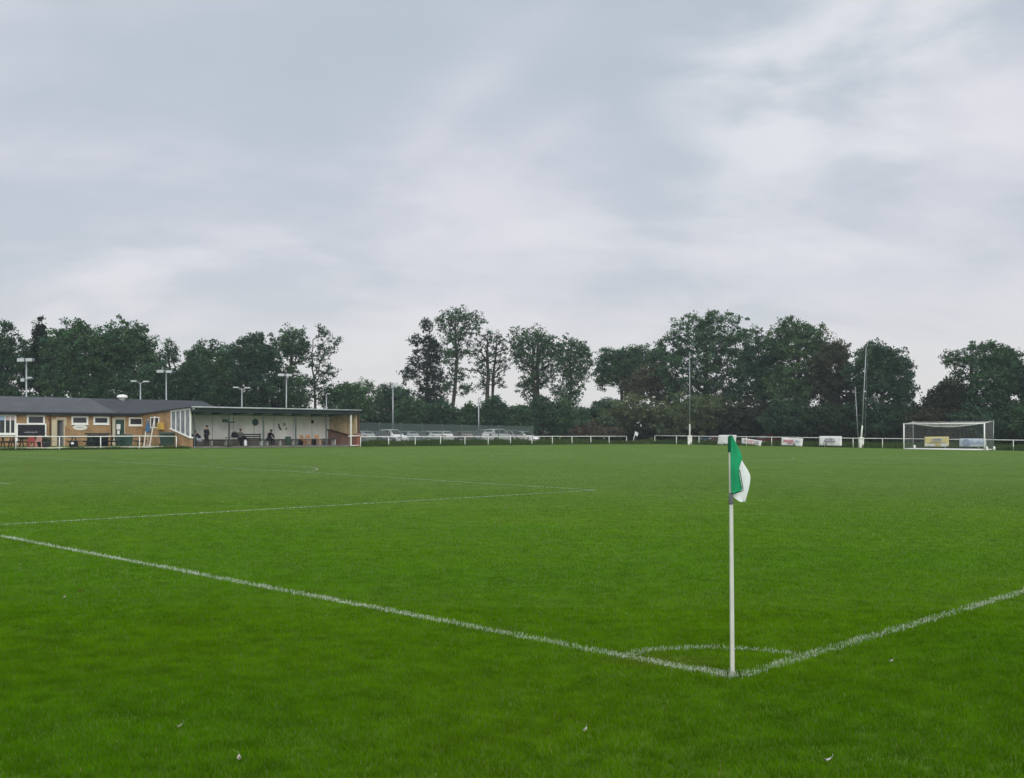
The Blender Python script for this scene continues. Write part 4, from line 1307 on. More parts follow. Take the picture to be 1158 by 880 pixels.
# planter, sack, covered box, bins
e = empty('planter', tpos(49.5, 75.9), 0, 'round dark planter bowl below the right edge of the signboard', 'planter')
g = MB(); g.lathe([(.25, 0), (.42, .12), (.5, .34), (.5, .42), (.44, .42), (.42, .36), (.05, .34)], 18); g.build('bowl', DARK, e, True)
q_ = np.random.RandomState(3); n_ = 260
P = np.stack([q_.randn(n_) * .2, q_.randn(n_) * .2, .42 + np.abs(q_.randn(n_)) * .16], 1)
V = np.repeat(P, 3, 0) + q_.randn(n_ * 3, 3) * .05
tri_mesh('plant', V, np.arange(n_ * 3).reshape(-1, 3), np.repeat(np.array([[.05, .05, .045]]) * (.5 + q_.rand(n_, 1)), 3, 0), LEAF, e)
bag('sack', 83.3, 75.6, .62, .42, .4, 'black sack with a white patch lying below the oval sign', BLACK)
for o in COL.objects:
    if o.name.startswith('sack') and o.type == 'EMPTY':
        o.location = tpos(83.3, 75.6)
        g = MB(); g.bbox(-.26, -.06, -.2, -.1, .2, .36, .03); g.build('white_patch', UPVC, o)
e = empty('covered_box', tpos(110.5, 78.4), ANG, 'large black covered catering box with flat lid on the terrace', 'storage box')
g = MB(); g.bbox(-.7, .7, -.4, .4, .02, .92, .04); g.build('body', mat('cover_black', (.016, .016, .022), .8, .2, .3, 3), e)
g = MB(); g.bbox(-.86, .8, -.5, .5, .94, 1.06, .03); g.build('lid', DARK, e)
g = MB(); g.tube([(-.4, -.52, .8), (.4, -.52, .8)], .02, 6); g.build('handle', GALV, e)


def wbin(px, t, label, h=1.0):
    e = empty('wheelie_bin', tpos(px, t), ANG + RAD(8), label, 'bin')
    g = MB(); g.hexa([(-.26, -.3, .08), (.26, -.3, .08), (.26, .24, .08), (-.26, .24, .08)], [(-.31, -.37, h * .94), (.31, -.37, h * .94), (.31, .33, h * .94), (-.31, .33, h * .94)]); g.build('body', DGREEN, e)
    g = MB(); g.hexa([(-.33, -.4, h * .945), (.33, -.4, h * .945), (.33, .36, h * .945), (-.33, .36, h * .945)], [(-.3, -.34, h), (.3, -.34, h), (.3, .34, h + .05), (-.3, .34, h + .05)]); g.build('lid', DGREEN, e)
    for a in (-.27, .27):
        g = MB(); g.lathe([(.1, -.03), (.1, .03)], 12); o = g.build('wheel', DARK, e); o.location = (a, .3, .1); o.rotation_euler = (0, RAD(90), 0)
    g = MB(); g.tube([(-.22, .38, h), (.22, .38, h)], .02, 6); g.build('handle', DGREEN, e)
    return e


wbin(186.8, 75.4, 'dark green bin against the brick end wall, left of its twin', 1.05)
wbin(191.2, 75.5, 'dark green bin against the brick end wall, nearest the rail end', 1.08)
wbin(143.5, 76.2, 'dark green bin beside the dark green clubhouse door', .95)
# folded blue parasol leaning by the corner, white trestle poles
p = tpos(167.2, 77.6); e = empty('parasol', p, ANG, 'folded blue parasol standing at the corner of the clubhouse', 'parasol')
Y_ = p[1]; z_ = lambda py: zof(py, Y_) - p[2]
g = MB(); g.tube([(0, 0, 0), (.02, 0, z_(475.5) + .1)], .025, 8); g.build('pole', UPVC, e, True)
g = MB(); pr = [(.03, z_(474.8)), (.09, z_(478)), (.17, z_(482)), (.22, z_(487)), (.27, z_(489.5)), (.1, z_(489.3))]
vs = []; n_ = 20
for r, z in pr:
    for k in range(n_):
        a = 2 * math.pi * k / n_; rr = .82 * r * (1 + .28 * math.cos(a * 6)); vs.append((rr * math.cos(a), rr * math.sin(a), z))
g.add(vs, [(i * n_ + k, i * n_ + (k + 1) % n_, (i + 1) * n_ + (k + 1) % n_, (i + 1) * n_ + k) for i in range(len(pr) - 1) for k in range(n_)])
g.build('canopy', mat('parasol_blue', (.05, .115, .21), .8, .2, .2, 4), e, True)
g = MB(); g.lathe([(.28, 0), (.3, .04), (.1, .1)], 14); g.build('base', CONC, e, True)
p = tpos(170.5, 75.2); e = empty('trestle', p, ANG, 'pale wooden A shaped trestle leaning by the parasol', 'trestle')
k = p[1] / F; z_ = lambda py: zof(py, p[1]) - p[2]
g = MB(); g.bar(((163.6 - 170.5) * k * 1.2, 0, 0), ((166 - 170.5) * k * 1.2, .1, z_(488)), .07, .05); g.build('leg', mat('pale_pole', (.6, .55, .5), .6, .2, .1, 3), e)
g = MB(); g.bar(((169.3 - 170.5) * k * 1.2, 0, 0), ((176 - 170.5) * k * 1.2, .25, z_(470.5)), .07, .05); g.build('leg', mat('pale_pole', (.6, .55, .5)), e)
g = MB(); g.bar(((165 - 170.5) * k * 1.2, .05, z_(493)), ((171.6 - 170.5) * k * 1.2, .1, z_(493)), .05, .04); g.build('brace', mat('pale_pole', (.6, .55, .5)), e)

# ------------------------------------------------------------------ green mesh fence
e = empty('mesh_fence', (*W(on_t(404, 77.4)[0], 77.4), 0), ANG, 'green steel mesh fence between the rail and the parked cars', 'fence')
sA = on_t(404, 77.4)[0]; sB = on_t(603, 77.4)[0]; LN = sB - sA; npan = int(LN / 2.55)
zt = lambda u: zof(477.2 + (482.5 - 477.2) * u, on_t(404 + 199 * u, 77.4)[1])
MESHG = mat('mesh_green', (.075, .108, .10), .6, .3, .1, 2); POSTG = mat('post_green_grey', (.17, .2, .2), .6, .3, .1, 2)
for i in range(npan + 1):
    X = LN * i / npan; s = sA + X; g0 = Gf(s, 77.4); zt_ = zof(477.4 + 4.6 * ((579 * 0 + (on_t(404, 77.4)[1] * 0) + i / npan) ** .8), C0[1] + s * E2[1] + 77.4 * E1[1])
    if i == 0: tops = []
    tops.append((X, g0, zt_))
for i, (X, g0, z1) in enumerate(tops):
    g = MB(); g.box(X - .035, X + .035, .02, .09, g0 - .2, z1 + .03); g.build('post', POSTG, e)
for (X0_, g0, z0), (X1_, g1, z1) in zip(tops[:-1], tops[1:]):
    g = MB(); n_ = 34; zt_ = min(z0, z1)
    for k in range(n_):
        X = X0_ + .05 + (X1_ - X0_ - .1) * k / (n_ - 1)
        g.box(X - .0042, X + .0042, 0, .006, g0 + .02, z0 + (z1 - z0) * k / (n_ - 1))
    for u in [i_ / 12 for i_ in range(6)] + [.5 + .5 * i_ / 27 for i_ in range(28)]:
        g.hexa([(X0_, -.01, g0 + .05 + (z0 - g0 - .1) * u), (X1_, -.01, g1 + .05 + (z1 - g1 - .1) * u), (X1_, -.002, g1 + .05 + (z1 - g1 - .1) * u), (X0_, -.002, g0 + .05 + (z0 - g0 - .1) * u)],
                           [(X0_, -.01, g0 + .07 + (z0 - g0 - .1) * u), (X1_, -.01, g1 + .07 + (z1 - g1 - .1) * u), (X1_, -.002, g1 + .07 + (z1 - g1 - .1) * u), (X0_, -.002, g0 + .07 + (z0 - g0 - .1) * u)])
    g.build('mesh_panel', MESHG, e)

# ------------------------------------------------------------------ cars


def paint(name, c, metal=.0):
    return mat('paint_' + name, c, .35, .3, .03, 1, metal)


TYRE = mat('tyre', (.015, .015, .016), .9, .2, .2, 5); RIM = mat('alloy', (.45, .46, .48), .35, .5, .05, 3, .5)
CGLASS = mat('car_glass', (.012, .016, .018), .12, .3, .1, 1)


def make_car(kind='hatch'):
    e = empty('parked_car', (0, 0, 0))
    # stations along x (front at 0): half width, underside, waist height
    tall = .0 if kind == 'hatch' else .16
    st_ = [(0.0, .62, .30, .52), (.08, .76, .22, .66), (.45, .84, .19, .80), (1.05, .87, .19, .92), (1.6, .88, .19, .95), (2.6, .88, .19, .98), (3.5, .87, .2, 1.0), (3.95, .80, .26, .98), (4.08, .68, .34, .82)]
    vs = []; nr = 11
    for x, w, zl, zt_ in st_:
        zt_ += tall * .7
        half = [(.0, zl), (w * .8, zl), (w, zl + .16), (w, zl + (zt_ - zl) * .6), (w * .93, zt_ - .04), (w * .6, zt_)]
        ring = half[1:] + [(0, zt_ + .02)] + [(-a, b) for a, b in half[1:][::-1]]
        vs += [(x, a, b) for a, b in ring]
    n = len(ring)
    g = MB(); g.add(vs, [(i * n + k, (i + 1) * n + k, (i + 1) * n + (k + 1) % n, i * n + (k + 1) % n) for i in range(len(st_) - 1) for k in range(n)] + [tuple(range(n)), tuple((len(st_) - 1) * n + k for k in range(n - 1, -1, -1))])
    # cabin
    zb = .93 + tall * .7; zr = 1.46 + tall
    cab = [(1.02, .80, zb - .03, .80, zb - .02), (1.78, .82, zb, .60, zr - .02), (2.6, .82, zb, .62, zr), (3.35, .81, zb, .60, zr - .05), (4.0 if kind != 'hatch' else 3.9, .76, zb, .70, zb + .03)]
    cv = []
    for x, wb, z0, wt, z1 in cab:
        cv += [(x, wb, z0), (x, wt, z1), (x, -wt, z1), (x, -wb, z0)]
    g.add(cv, [(i * 4 + k, (i + 1) * 4 + k, (i + 1) * 4 + k + 1, i * 4 + k + 1) for i in range(4) for k in range(3)])
    body = g.build('body', paint('white', (.78, .79, .8)), e, True)
    bv = body.modifiers.new('bevel', 'BEVEL'); bv.width = .03; bv.segments = 2; bv.limit_method = 'ANGLE'; bv.angle_limit = RAD(25)

    def L(a, b, t_):
        return Vector(a).lerp(Vector(b), t_)

    def glass(a, b, c, d, m0, m1, name):                     # inset quad on a cabin face, 6 mm proud
        a, b, c, d = map(Vector, (a, b, c, d))
        nrm = (b - a).cross(d - a).normalized()
        ctr = (a + b + c + d) / 4
        if nrm.dot(ctr - Vector((2.4, 0, zb + .1))) < 0: nrm = -nrm
        q = lambda u, v: ((a * (1 - u) + b * u) * (1 - v) + (d * (1 - u) + c * u) * v) + nrm * .007
        h = MB(); lo = [q(m0, m1), q(1 - m0, m1), q(1 - m0, 1 - m1), q(m0, 1 - m1)]
        h.hexa(lo, [p + nrm * .006 for p in lo]); return h.build(name, CGLASS, e)
    P_ = lambda i, k: cv[i * 4 + k]
    glass(P_(0, 0), P_(0, 3), P_(1, 2), P_(1, 1), .07, .09, 'windscreen')
    glass(P_(4, 0), P_(4, 3), P_(3, 2), P_(3, 1), .1, .14, 'rear_window')
    for k0, k1 in ((0, 1), (3, 2)):
        glass(L(P_(0, k0), P_(1, k0), .45), P_(1, k0), P_(1, k1), L(P_(0, k1), P_(1, k1), .9), .1, .14, 'side_window')
        glass(P_(1, k0), P_(2, k0), P_(2, k1), P_(1, k1), .05, .14, 'side_window')
        glass(P_(2, k0), P_(3, k0), P_(3, k1), P_(2, k1), .05, .14, 'side_window')
    for x in (.78, 3.3):
        for sg in (-1, 1):
            g = MB(); g.lathe([(.2, -.1), (.31, -.1), (.325, -.06), (.325, .06), (.31, .1), (.2, .1)], 20)
            wl = g.build('wheel', TYRE, e, True); wl.location = (x, sg * .80, .325); wl.rotation_euler = (RAD(90), 0, 0)
            g = MB(); g.lathe([(.205, -.108), (.2, .108)], 16)
            for k in range(5):
                a = k * 2 * math.pi / 5; g.bar((.03 * math.cos(a), .03 * math.sin(a), -sg * .112), (.19 * math.cos(a), .19 * math.sin(a), -sg * .112), .05, .02)
            g.build('rim', RIM, wl)
            h = MB(); h.lathe([(.36, -.02), (.37, .0), (.36, .012)], 20); o = h.build('wheel_arch', DARK, e, True); o.location = (x, sg * .872, .335); o.rotation_euler = (RAD(90), 0, 0)
    for sg in (-1, 1):
        g = MB(); g.bbox(.03, .3, sg * .62 - .15, sg * .62 + .15, .60 + tall * .5, .74 + tall * .5, .04); g.build('headlight', LAMPG, e, True)
        g = MB(); g.bbox(3.9, 4.07, sg * .68 - .1, sg * .68 + .1, .74 + tall * .6, .96 + tall * .6, .03); g.build('tail_light', mat('tail_red', (.1, .012, .012), .3, .5, .05, 5), e, True)
        g = MB(); g.bbox(1.3, 1.48, sg * .98 - .1, sg * .98 + .1, .95 + tall * .7, 1.1 + tall * .7, .04); g.build('mirror', DARK, e, True)
    g = MB(); g.bbox(-.02, .08, -.45, .45, .36, .52, .03); g.build('grille', DARK, e, True)
    g = MB(); g.bbox(-.035, -.005, -.26, .26, .42, .52, .01); g.build('number_plate', mat('plate_white', (.65, .65, .6), .5, .3, .05, 5), e)
    return e


protos = {}
for kd in ('hatch', 'suv'):
    protos[kd] = make_car(kd)
used = set()


def put_car(kd, s, t_, rz, m, label, group, sc=1.0, dz=0.0):
    if kd in used:
        o = copy_tree(protos[kd])
    else:
        o = protos[kd]; used.add(kd)
    x, y = W(s, t_)
    o.location = (x, y, Gf(s, t_) + .03 + dz - (.1 if t_ > 77 else 0)); o.rotation_euler = (0, 0, rz); o.scale = (sc, sc, sc)
    tag(o, label, 'car', group)
    for ch in o.children:
        if ch.name.startswith('body'):
            ch.material_slots[0].link = 'OBJECT'; ch.material_slots[0].material = m
    return o


CARS = [  # px of the bonnet, t of the nose, paint, label, kind
    (408.5, 79.0, paint('silver', (.30, .31, .32), .3), 'silver car half hidden behind the brick pier of the stand', 'hatch'),
    (423, 79.0, paint('silver_pale', (.34, .36, .36), .3), 'pale silver car, first one clear of the stand', 'hatch'),
    (440.5, 79.0, paint('slate', (.09, .095, .13), .3), 'slate blue grey car between the pale silver and the white one', 'hatch'),
    (457.5, 79.0, paint('white', (.78, .79, .8)), 'white car with dark windows parked nose to the mesh fence', 'suv'),
    (471, 79.3, paint('silver_cool', (.33, .35, .37), .3), 'cool silver car just right of the nose parked white one', 'hatch'),
    (484.5, 79.3, paint('grey_green', (.12, .13, .125), .3), 'grey green car under the tallest trees', 'hatch'),
    (498, 79.2, paint('silver_bright', (.45, .46, .46), .3), 'bright silver car right of the grey green one', 'hatch'),
    (510.5, 79.2, paint('off_white', (.68, .69, .66)), 'off white car at the middle of the parked row', 'hatch'),
    (521.5, 79.4, paint('black', (.018, .018, .02)), 'black car low behind the rail right of the off white one', 'hatch'),
    (534, 79.4, paint('beige', (.22, .2, .185), .3), 'beige grey car just left of the lamp column', 'hatch'),
    (545, 79.6, paint('violet_grey', (.13, .125, .155), .3), 'violet grey car touching the tail of the white estate', 'hatch'),
]
for px, tn, m, lab, kd in CARS:
    s, Y = on_t(px, tn)
    rev = int(px) % 3 == 0
    put_car(kd, s, tn + (4.1 if rev else 0), ANG + RAD(-90 if rev else 90) + RAD(random.Random(int(px)).uniform(-4, 4)), m, lab, 'cars parked behind the mesh fence', .93)
s, Y = on_t(575.5, 79.6)
put_car('suv', s, 79.2, ANG + RAD(180), paint('white', (.78, .79, .8)), 'white estate car parked side on with both wheels showing', 'cars parked behind the mesh fence', 1.0)
BACK = [
    (567, 84.2, paint('pale_blue', (.45, .53, .6)), 'pale blue white car behind the roof of the white estate', .1),
    (581, 82.5, paint('maroon', (.10, .035, .055), .2), 'maroon car right of the white estate', 0),
    (594.5, 82.5, paint('pinkish', (.42, .38, .38), .3), 'pinkish silver car right of the maroon one', 0),
    (606.5, 82.8, paint('white', (.78, .79, .8)), 'small white car half hidden by the bush edge', -.05),
]
for px, tn, m, lab, dz in BACK:
    s, Y = on_t(px, tn); put_car('hatch', s, tn, ANG + RAD(90) + .05, m, lab, 'cars parked behind the mesh fence', 1.0, dz)
RED = paint('red', (.085, .012, .022))
for px, sN, m, lab, dz, rz_ in ((840, 99.2, RED, 'dark red car hidden behind the blank white banner', -.4, ANG + RAD(92)), (857, 99.8, RED, 'dark red car behind the FOCUS banner', -.28, ANG), (797, 101, paint('blue', (.03, .06, .1)), 'blue car nearly swallowed by the bushes', -.05, ANG)):
    tt, Y = on_s(px, sN); put_car('hatch', sN, tt, rz_, m, lab, 'cars parked behind the far rail', 1.0, dz)

# ------------------------------------------------------------------ lamp columns


def lamp(px, t_, pytop, kind, label, lean=0.0):
    s, Y = on_t(px, t_); x, y = W(s, t_); z0 = Gf(s, t_)
    e = empty('floodlight_column', (x, y, z0), 0, label, 'floodlight', 'floodlight columns behind the buildings')
    H = zof(pytop, Y) - z0; dx = lean * H
    g = MB(); g.tube([(0, 0, 0), (dx * .5, 0, H * .5), (dx, 0, H)], [.11, .085, .06], 10); g.build('column', GALV, e, True)
    g = MB(); g.lathe([(.2, 0), (.2, .05), (.14, .5), (.12, .55)], 10); g.build('base', GALV, e, True)

    def head(x0, x1, z, tilt, m2=LAMPG, d=.5, hgt=.3):
        x0, x1 = x0 + (x1 - x0) * (.12 if x0 < dx - .2 else 0), x1 - (x1 - x0) * (.12 if x1 > dx + .2 else 0)
        q = MB()
        q.hexa([(x0, -d / 2 - .05, z - hgt * .5 - tilt), (x1, -d / 2 - .05, z - hgt * .5 - tilt), (x1, d / 2, z - hgt * .3), (x0, d / 2, z - hgt * .3)],
               [(x0, -d / 2, z + hgt * .5 - tilt), (x1, -d / 2, z + hgt * .5 - tilt), (x1, d / 2, z + hgt * .5), (x0, d / 2, z + hgt * .5)])
        hd = q.build('lamp_head', GALV, e)
        q = MB(); xa, xb = x0 + .06, x1 - .06
        q.hexa([(xa, -d / 2 - .065, z - hgt * .4 - tilt), (xb, -d / 2 - .065, z - hgt * .4 - tilt), (xb, -d / 2 - .055, z - hgt * .4 - tilt), (xa, -d / 2 - .055, z - hgt * .4 - tilt)],
               [(xa, -d / 2 - .03, z + hgt * .3 - tilt), (xb, -d / 2 - .03, z + hgt * .3 - tilt), (xb, -d / 2 - .02, z + hgt * .3 - tilt), (xa, -d / 2 - .02, z + hgt * .3 - tilt)])
        q.build('lens', m2, hd)
    arm = MB()
    if kind == 'A':
        arm.tube([(dx - .75, 0, H), (dx + .6, 0, H)], .04, 6)
        head(dx - .8, dx - .08, H + .02, .05); head(dx + .06, dx + .72, H, .02)
        zz = H - (428 - 406) * Y / F; arm.tube([(dx * .8 - .45, 0, zz), (dx * .8 + .55, 0, zz)], .035, 6)
        head(dx * .8 - .48, dx * .8 - .1, zz - .05, .02, d=.35); head(dx * .8 + .15, dx * .8 + .62, zz + .08, -.05, d=.35, hgt=.16)
    elif kind == 'B':
        arm.tube([(dx - .6, 0, H + .12), (dx - .15, 0, H + .02), (dx, 0, H - .15), (dx + .15, 0, H + .02), (dx + .6, 0, H + .12)], .035, 6)
        head(dx - .95, dx - .3, H + .16, .0, d=.3, hgt=.14); head(dx + .3, dx + .95, H + .12, .0, d=.3, hgt=.14)
    elif kind == 'C':
        arm.tube([(dx - .7, 0, H), (dx + .65, 0, H)], .04, 6)
        head(dx - .95, dx - .2, H + .05, .08, hgt=.24); head(dx + .05, dx + .7, H, .05, hgt=.24)
    elif kind == 'D':
        arm.tube([(dx - .65, 0, H), (dx + .55, 0, H)], .045, 6)
        head(dx - .78, dx - .35, H + .0, .05, hgt=.3); head(dx + .05, dx + .6, H, .05, hgt=.3)
    else:
        arm.tube([(dx, 0, H - .1), (dx + .2, 0, H + .02)], .03, 6)
        head(dx + .1, dx + .5, H + .05, .0, d=.3, hgt=.1)
    arm.build('cross_arm', GALV, e, True)
    return e


lamp(29.8, 93.0, 407, 'A', 'four headed floodlight column above the left clubhouse roof')
lamp(158.8, 93.0, 433, 'B', 'short T shaped lamp column behind the roof vent')
lamp(188, 93.5, 420, 'C', 'taller twin floodlight between the clubhouse and the stand')
lamp(273.5, 93.0, 440, 'B', 'short T shaped lamp column above the left part of the stand')
lamp(323.5, 93.5, 424, 'C', 'twin floodlight above the middle of the stand', .006)
lamp(369, 95, 446, 'E', 'faint single lamp column above the right end of the stand')
lamp(444.3, 94, 434, 'D', 'twin floodlight standing alone behind the mesh fence')
lamp(541.3, 84.5, 450, 'E', 'thin single lamp column before the two bare trunks')

# ------------------------------------------------------------------ trees


def leaves(tips, rcl, per, size, base, q, huevar=.18, flat=.75, droop=0.0):
    """leaf clumps round every twig tip: irregular rhombic leaves, colour varies from clump to clump"""
    n = len(tips); k = per
    tint = 1 + huevar * q.randn(n, 1)
    yel = np.clip(q.randn(n, 1) * .5, -1, 1.5) * np.array([[.25, .12, -.08]])
    cc = np.array(base)[None] * np.clip(tint, .5, 1.7) * (1 + yel)
    rc = rcl * (.6 + .8 * q.rand(n, 1))
    d = q.randn(n, k, 3); d /= np.linalg.norm(d, axis=2, keepdims=True) + 1e-6
    r = q.rand(n, k, 1) ** .6 * rc[:, :, None]
    P = tips[:, None, :] + d * r * np.array([1, 1, flat])
    P[:, :, 2] -= droop * q.rand(n, k)
    P = P.reshape(-1, 3); N = len(P)
    nn_ = q.randn(N, 3) * .75 + np.array([0, 0, .8]); nn_ /= np.linalg.norm(nn_, axis=1, keepdims=True) + 1e-6
    u = np.cross(nn_, q.randn(N, 3)); u /= np.linalg.norm(u, axis=1, keepdims=True) + 1e-6
    v = np.cross(nn_, u); v /= np.linalg.norm(v, axis=1, keepdims=True) + 1e-6
    s = size * (.55 + .9 * q.rand(N, 1))
    V = np.stack([P - u * s * .6, P + v * s * .36 - u * s * .05, P + u * s * .6, P - v * s * .36 + u * s * .05], 1).reshape(-1, 3)
    b = (np.arange(N) * 4)[:, None]
    T = np.concatenate([b + np.array([0, 1, 2]), b + np.array([0, 2, 3])], 1).reshape(-1, 3)
    C = np.repeat(np.repeat(cc, k, 0) * (.75 + .5 * q.rand(N, 1)), 4, 0)
    return V, T, np.clip(C, .004, .4)


def grow(tips, base, top, r0, q, stems=1):
    """limbs from the trunk to every twig tip; radius by the pipe rule"""
    nodes = []; par = []
    for st_ in range(stems):
        off = np.array([q.randn() * .5, q.randn() * .4, 0]) * (stems > 1)
        n = 14
        wob = np.cumsum(q.randn(n + 1, 2) * .09, 0)
        for i in range(n + 1):
            f = i / n
            p = base * (1 - f) + (top + off * 2.2) * f + np.array([wob[i, 0], wob[i, 1], 0]) * (f > 0) + off * min(1, f * 3) * (1 - f)
            nodes.append(p); par.append(len(nodes) - 2 if i else -1)
    nodes = [np.array(p) for p in nodes]
    axis = (tips[:, 0] - base[0]) ** 2 + (tips[:, 1] - base[1]) ** 2
    order = np.argsort(axis)
    arr = np.zeros((len(nodes) + len(tips) * 4 + 8, 3)); arr[:len(nodes)] = nodes; cnt = len(nodes)
    leafs = []
    for ti in order:
        t = tips[ti]
        dv = t - arr[:cnt]; hd = np.hypot(dv[:, 0], dv[:, 1]); dist = np.sqrt(hd ** 2 + dv[:, 2] ** 2)
        cost = dist + 1.2 * np.maximum(0, .35 * hd - dv[:, 2])
        j = int(np.argmin(cost)); a = arr[j].copy()
        L = dist[j]; m = 3 if L > 1.2 else 2
        prev = j
        for i in range(1, m + 1):
            f = i / m; p = a * (1 - f) + t * f
            p = p + np.array([q.randn() * .05 * L, q.randn() * .05 * L, .10 * L * math.sin(math.pi * f)]) * (f < 1)
            arr[cnt] = p; par.append(prev); prev = cnt; cnt += 1
        leafs.append(prev)
    r = np.zeros(cnt); r[:] = 0
    acc = np.zeros(cnt)
    for i in leafs: acc[i] += .022 ** 2.2
    for i in range(cnt - 1, -1, -1):
        if acc[i] == 0: acc[i] = .018 ** 2.2
        if par[i] >= 0: acc[par[i]] += acc[i]
    r = acc ** (1 / 2.2)
    k = r0 / max(r[0], 1e-6); r = np.maximum(.016, r * (k if k < 1 else 1)); r[0] = r0 * 1.25
    V = []; Fc = []
    for i in range(cnt):
        p = par[i]
        if p < 0: continue
        a, b = arr[p], arr[i]; d = b - a; L = np.linalg.norm(d)
        if L < 1e-5: continue
        d /= L; x = np.cross(d, [.3, .9, .1]); x /= np.linalg.norm(x) + 1e-9; y = np.cross(d, x)
        n = 6 if r[i] > .07 else 3
        ra, rb = min(r[p], r[i] * 1.6), r[i]; o = len(V)
        for kk in range(n):
            w = 2 * math.pi * kk / n; V.append(a + (x * math.cos(w) + y * math.sin(w)) * ra)
        for kk in range(n):
            w = 2 * math.pi * kk / n; V.append(b + (x * math.cos(w) + y * math.sin(w)) * rb)
        for kk in range(n):
            k2 = (kk + 1) % n; Fc += [(o + kk, o + k2, o + n + k2), (o + kk, o + n + k2, o + n + kk)]
    return np.array(V), np.array(Fc)


def tree(name, label, cat, px, Y, lobes, tips_n, per, base_col, seed, rcl=.58, size=.215, trunk=True, r0=.28, top_py=None, hollow=.45, group=None,
         droop=0.0, stems=1, depth=.85, zg=.3, huevar=.18, trunk_px=None, wood='trunk', leafname='crown'):
    q = np.random.RandomState(seed)
    k = Y / F; X = (px - CX) * k
    e = empty(name, (X, Y, zg), 0, label, cat, group)
    vol = np.array([l[2] * l[3] * max(.6, (l[4] if len(l) > 4 else 1)) for l in lobes], float); vol /= vol.sum()
    T = []
    for l, f in zip(lobes, vol):
        n = max(4, int(tips_n * f))
        d = q.randn(n, 3); d /= np.linalg.norm(d, axis=1, keepdims=True)
        r = hollow + (1 - hollow) * q.rand(n, 1) ** .8
        lump = 1 + .13 * np.sin(d[:, :1] * 5 + seed) * np.cos(d[:, 2:] * 6 + seed * 2) + .07 * np.clip(q.randn(n, 1), -1.5, 1.2)
        P = 1.06 * d * r * lump * np.array([l[2] * k, max(l[2], .5 * l[3]) * k * depth, l[3] * k])
        P += np.array([(l[0] - px) * k, q.uniform(-.3, .3), EYE + (HY - l[1]) * k - zg])
        T.append(P)
    T = np.concatenate(T); T = T[T[:, 2] > .25]
    V, Fc, C = leaves(T, rcl, per, size, base_col, q, huevar, droop=droop)
    tri_mesh(leafname, V, Fc, C, LEAF, e)
    if trunk:
        top = top_py if top_py is not None else min(l[1] for l in lobes) + 8
        ztop = EYE + (HY - top) * k - zg
        bx_ = 0.0
        xt = ((trunk_px if trunk_px is not None else np.average([l[0] for l in lobes], weights=vol)) - px) * k
        V, Fc = grow(T[:: max(1, len(T) // 480)], np.array([bx_, 0, -.2]), np.array([xt, 0, ztop]), r0, q, stems)
        tri_mesh(wood, V, Fc, np.tile(np.array([[.05, .043, .035]]), (len(V), 1)), BARK, e)
    return e


A = (.056, .118, .055)      # mid green
B = (.044, .092, .050)      # dark green
Cc = (.076, .140, .060)     # paler green
OL = (.105, .138, .066)     # olive willow
BR = (.085, .088, .052)     # browning leaves
g1 = 'trees behind the clubhouse and the stand'; g2 = 'trees behind the car park'; g3 = 'trees behind the far goal'; g4 = 'bushes behind the far rail'
YL = 108
# left block
tree('broadleaf_tree', 'dense dark tree at the left edge of the view, behind the clubhouse', 'tree', 2, YL, [(0, 400, 27, 36), (14, 425, 24, 40), (-22, 400, 26, 32), (-10, 450, 40, 30)], 640, 40, B, 1, group=g1)
tree('conifer', 'pointed conifer top poking out between the leftmost trees', 'tree', 46, YL + 4, [(47, 366, 3.2, 8), (46, 378, 7, 9), (46, 394, 12, 14), (46, 420, 18, 26)], 340, 36, (.026, .045, .028), 2, rcl=.5, group=g1)
tree('broadleaf_tree', 'broad round topped tree behind the clubhouse right of the conifer', 'tree', 84, YL, [(84, 392, 27, 30), (66, 410, 20, 36), (100, 415, 24, 42), (80, 440, 34, 30)], 760, 40, A, 3, group=g1)
tree('broadleaf_tree', 'tallest dense tree of the left block, above the roof vent', 'tree', 141, YL + 2, [(141, 389, 28, 27), (122, 404, 20, 34), (158, 412, 22, 38), (140, 440, 36, 34)], 800, 40, A, 4, group=g1)
tree('broadleaf_tree', 'small thin crowned tree with sky showing, right of the tallest left block tree', 'tree', 190, YL + 8, [(193, 394, 8, 9), (184, 408, 9, 11), (198, 405, 6, 9), (190, 425, 9, 10)], 170, 16, A, 5, rcl=.42, size=.18, r0=.16, group=g1)
tree('broadleaf_tree', 'low bushy tree behind the roof between the left block and the stand', 'tree', 178, YL - 2, [(176, 436, 22, 24), (160, 446, 22, 22), (200, 440, 20, 24), (218, 436, 18, 28)], 480, 40, B, 6, group=g1)
tree('broadleaf_tree', 'rounded mid green tree above the left end of the stand', 'tree', 228, YL + 8, [(224, 412, 18, 22), (240, 410, 22, 20), (232, 436, 28, 30)], 560, 40, A, 7, group=g1)
tree('broadleaf_tree', 'wide dark tree above the middle of the stand', 'tree', 284, YL + 12, [(288, 398, 24, 22), (270, 412, 22, 24), (300, 418, 20, 34), (280, 440, 36, 30)], 760, 40, B, 8, group=g1)
tree('broadleaf_tree', 'round crowned tree on a bare stem above the right part of the stand', 'tree', 331, YL + 14, [(331, 388, 18, 18), (322, 392, 13, 13), (342, 398, 10, 14), (328, 428, 15, 18), (334, 446, 22, 22)], 640, 20, A, 9, rcl=.45, size=.19, group=g1)
tree('broadleaf_tree', 'tall sparse tree with leaves in tufts, right of the round crowned one', 'tree', 360, YL + 15, [(364, 377, 9, 11), (379, 384, 8, 6), (367, 396, 15, 10), (358, 410, 14, 10), (372, 420, 12, 9), (357, 432, 15, 12), (372, 444, 14, 12)], 300, 14, B, 10, rcl=.4, size=.18, r0=.17, top_py=384, trunk_px=364, hollow=.25, group=g1)
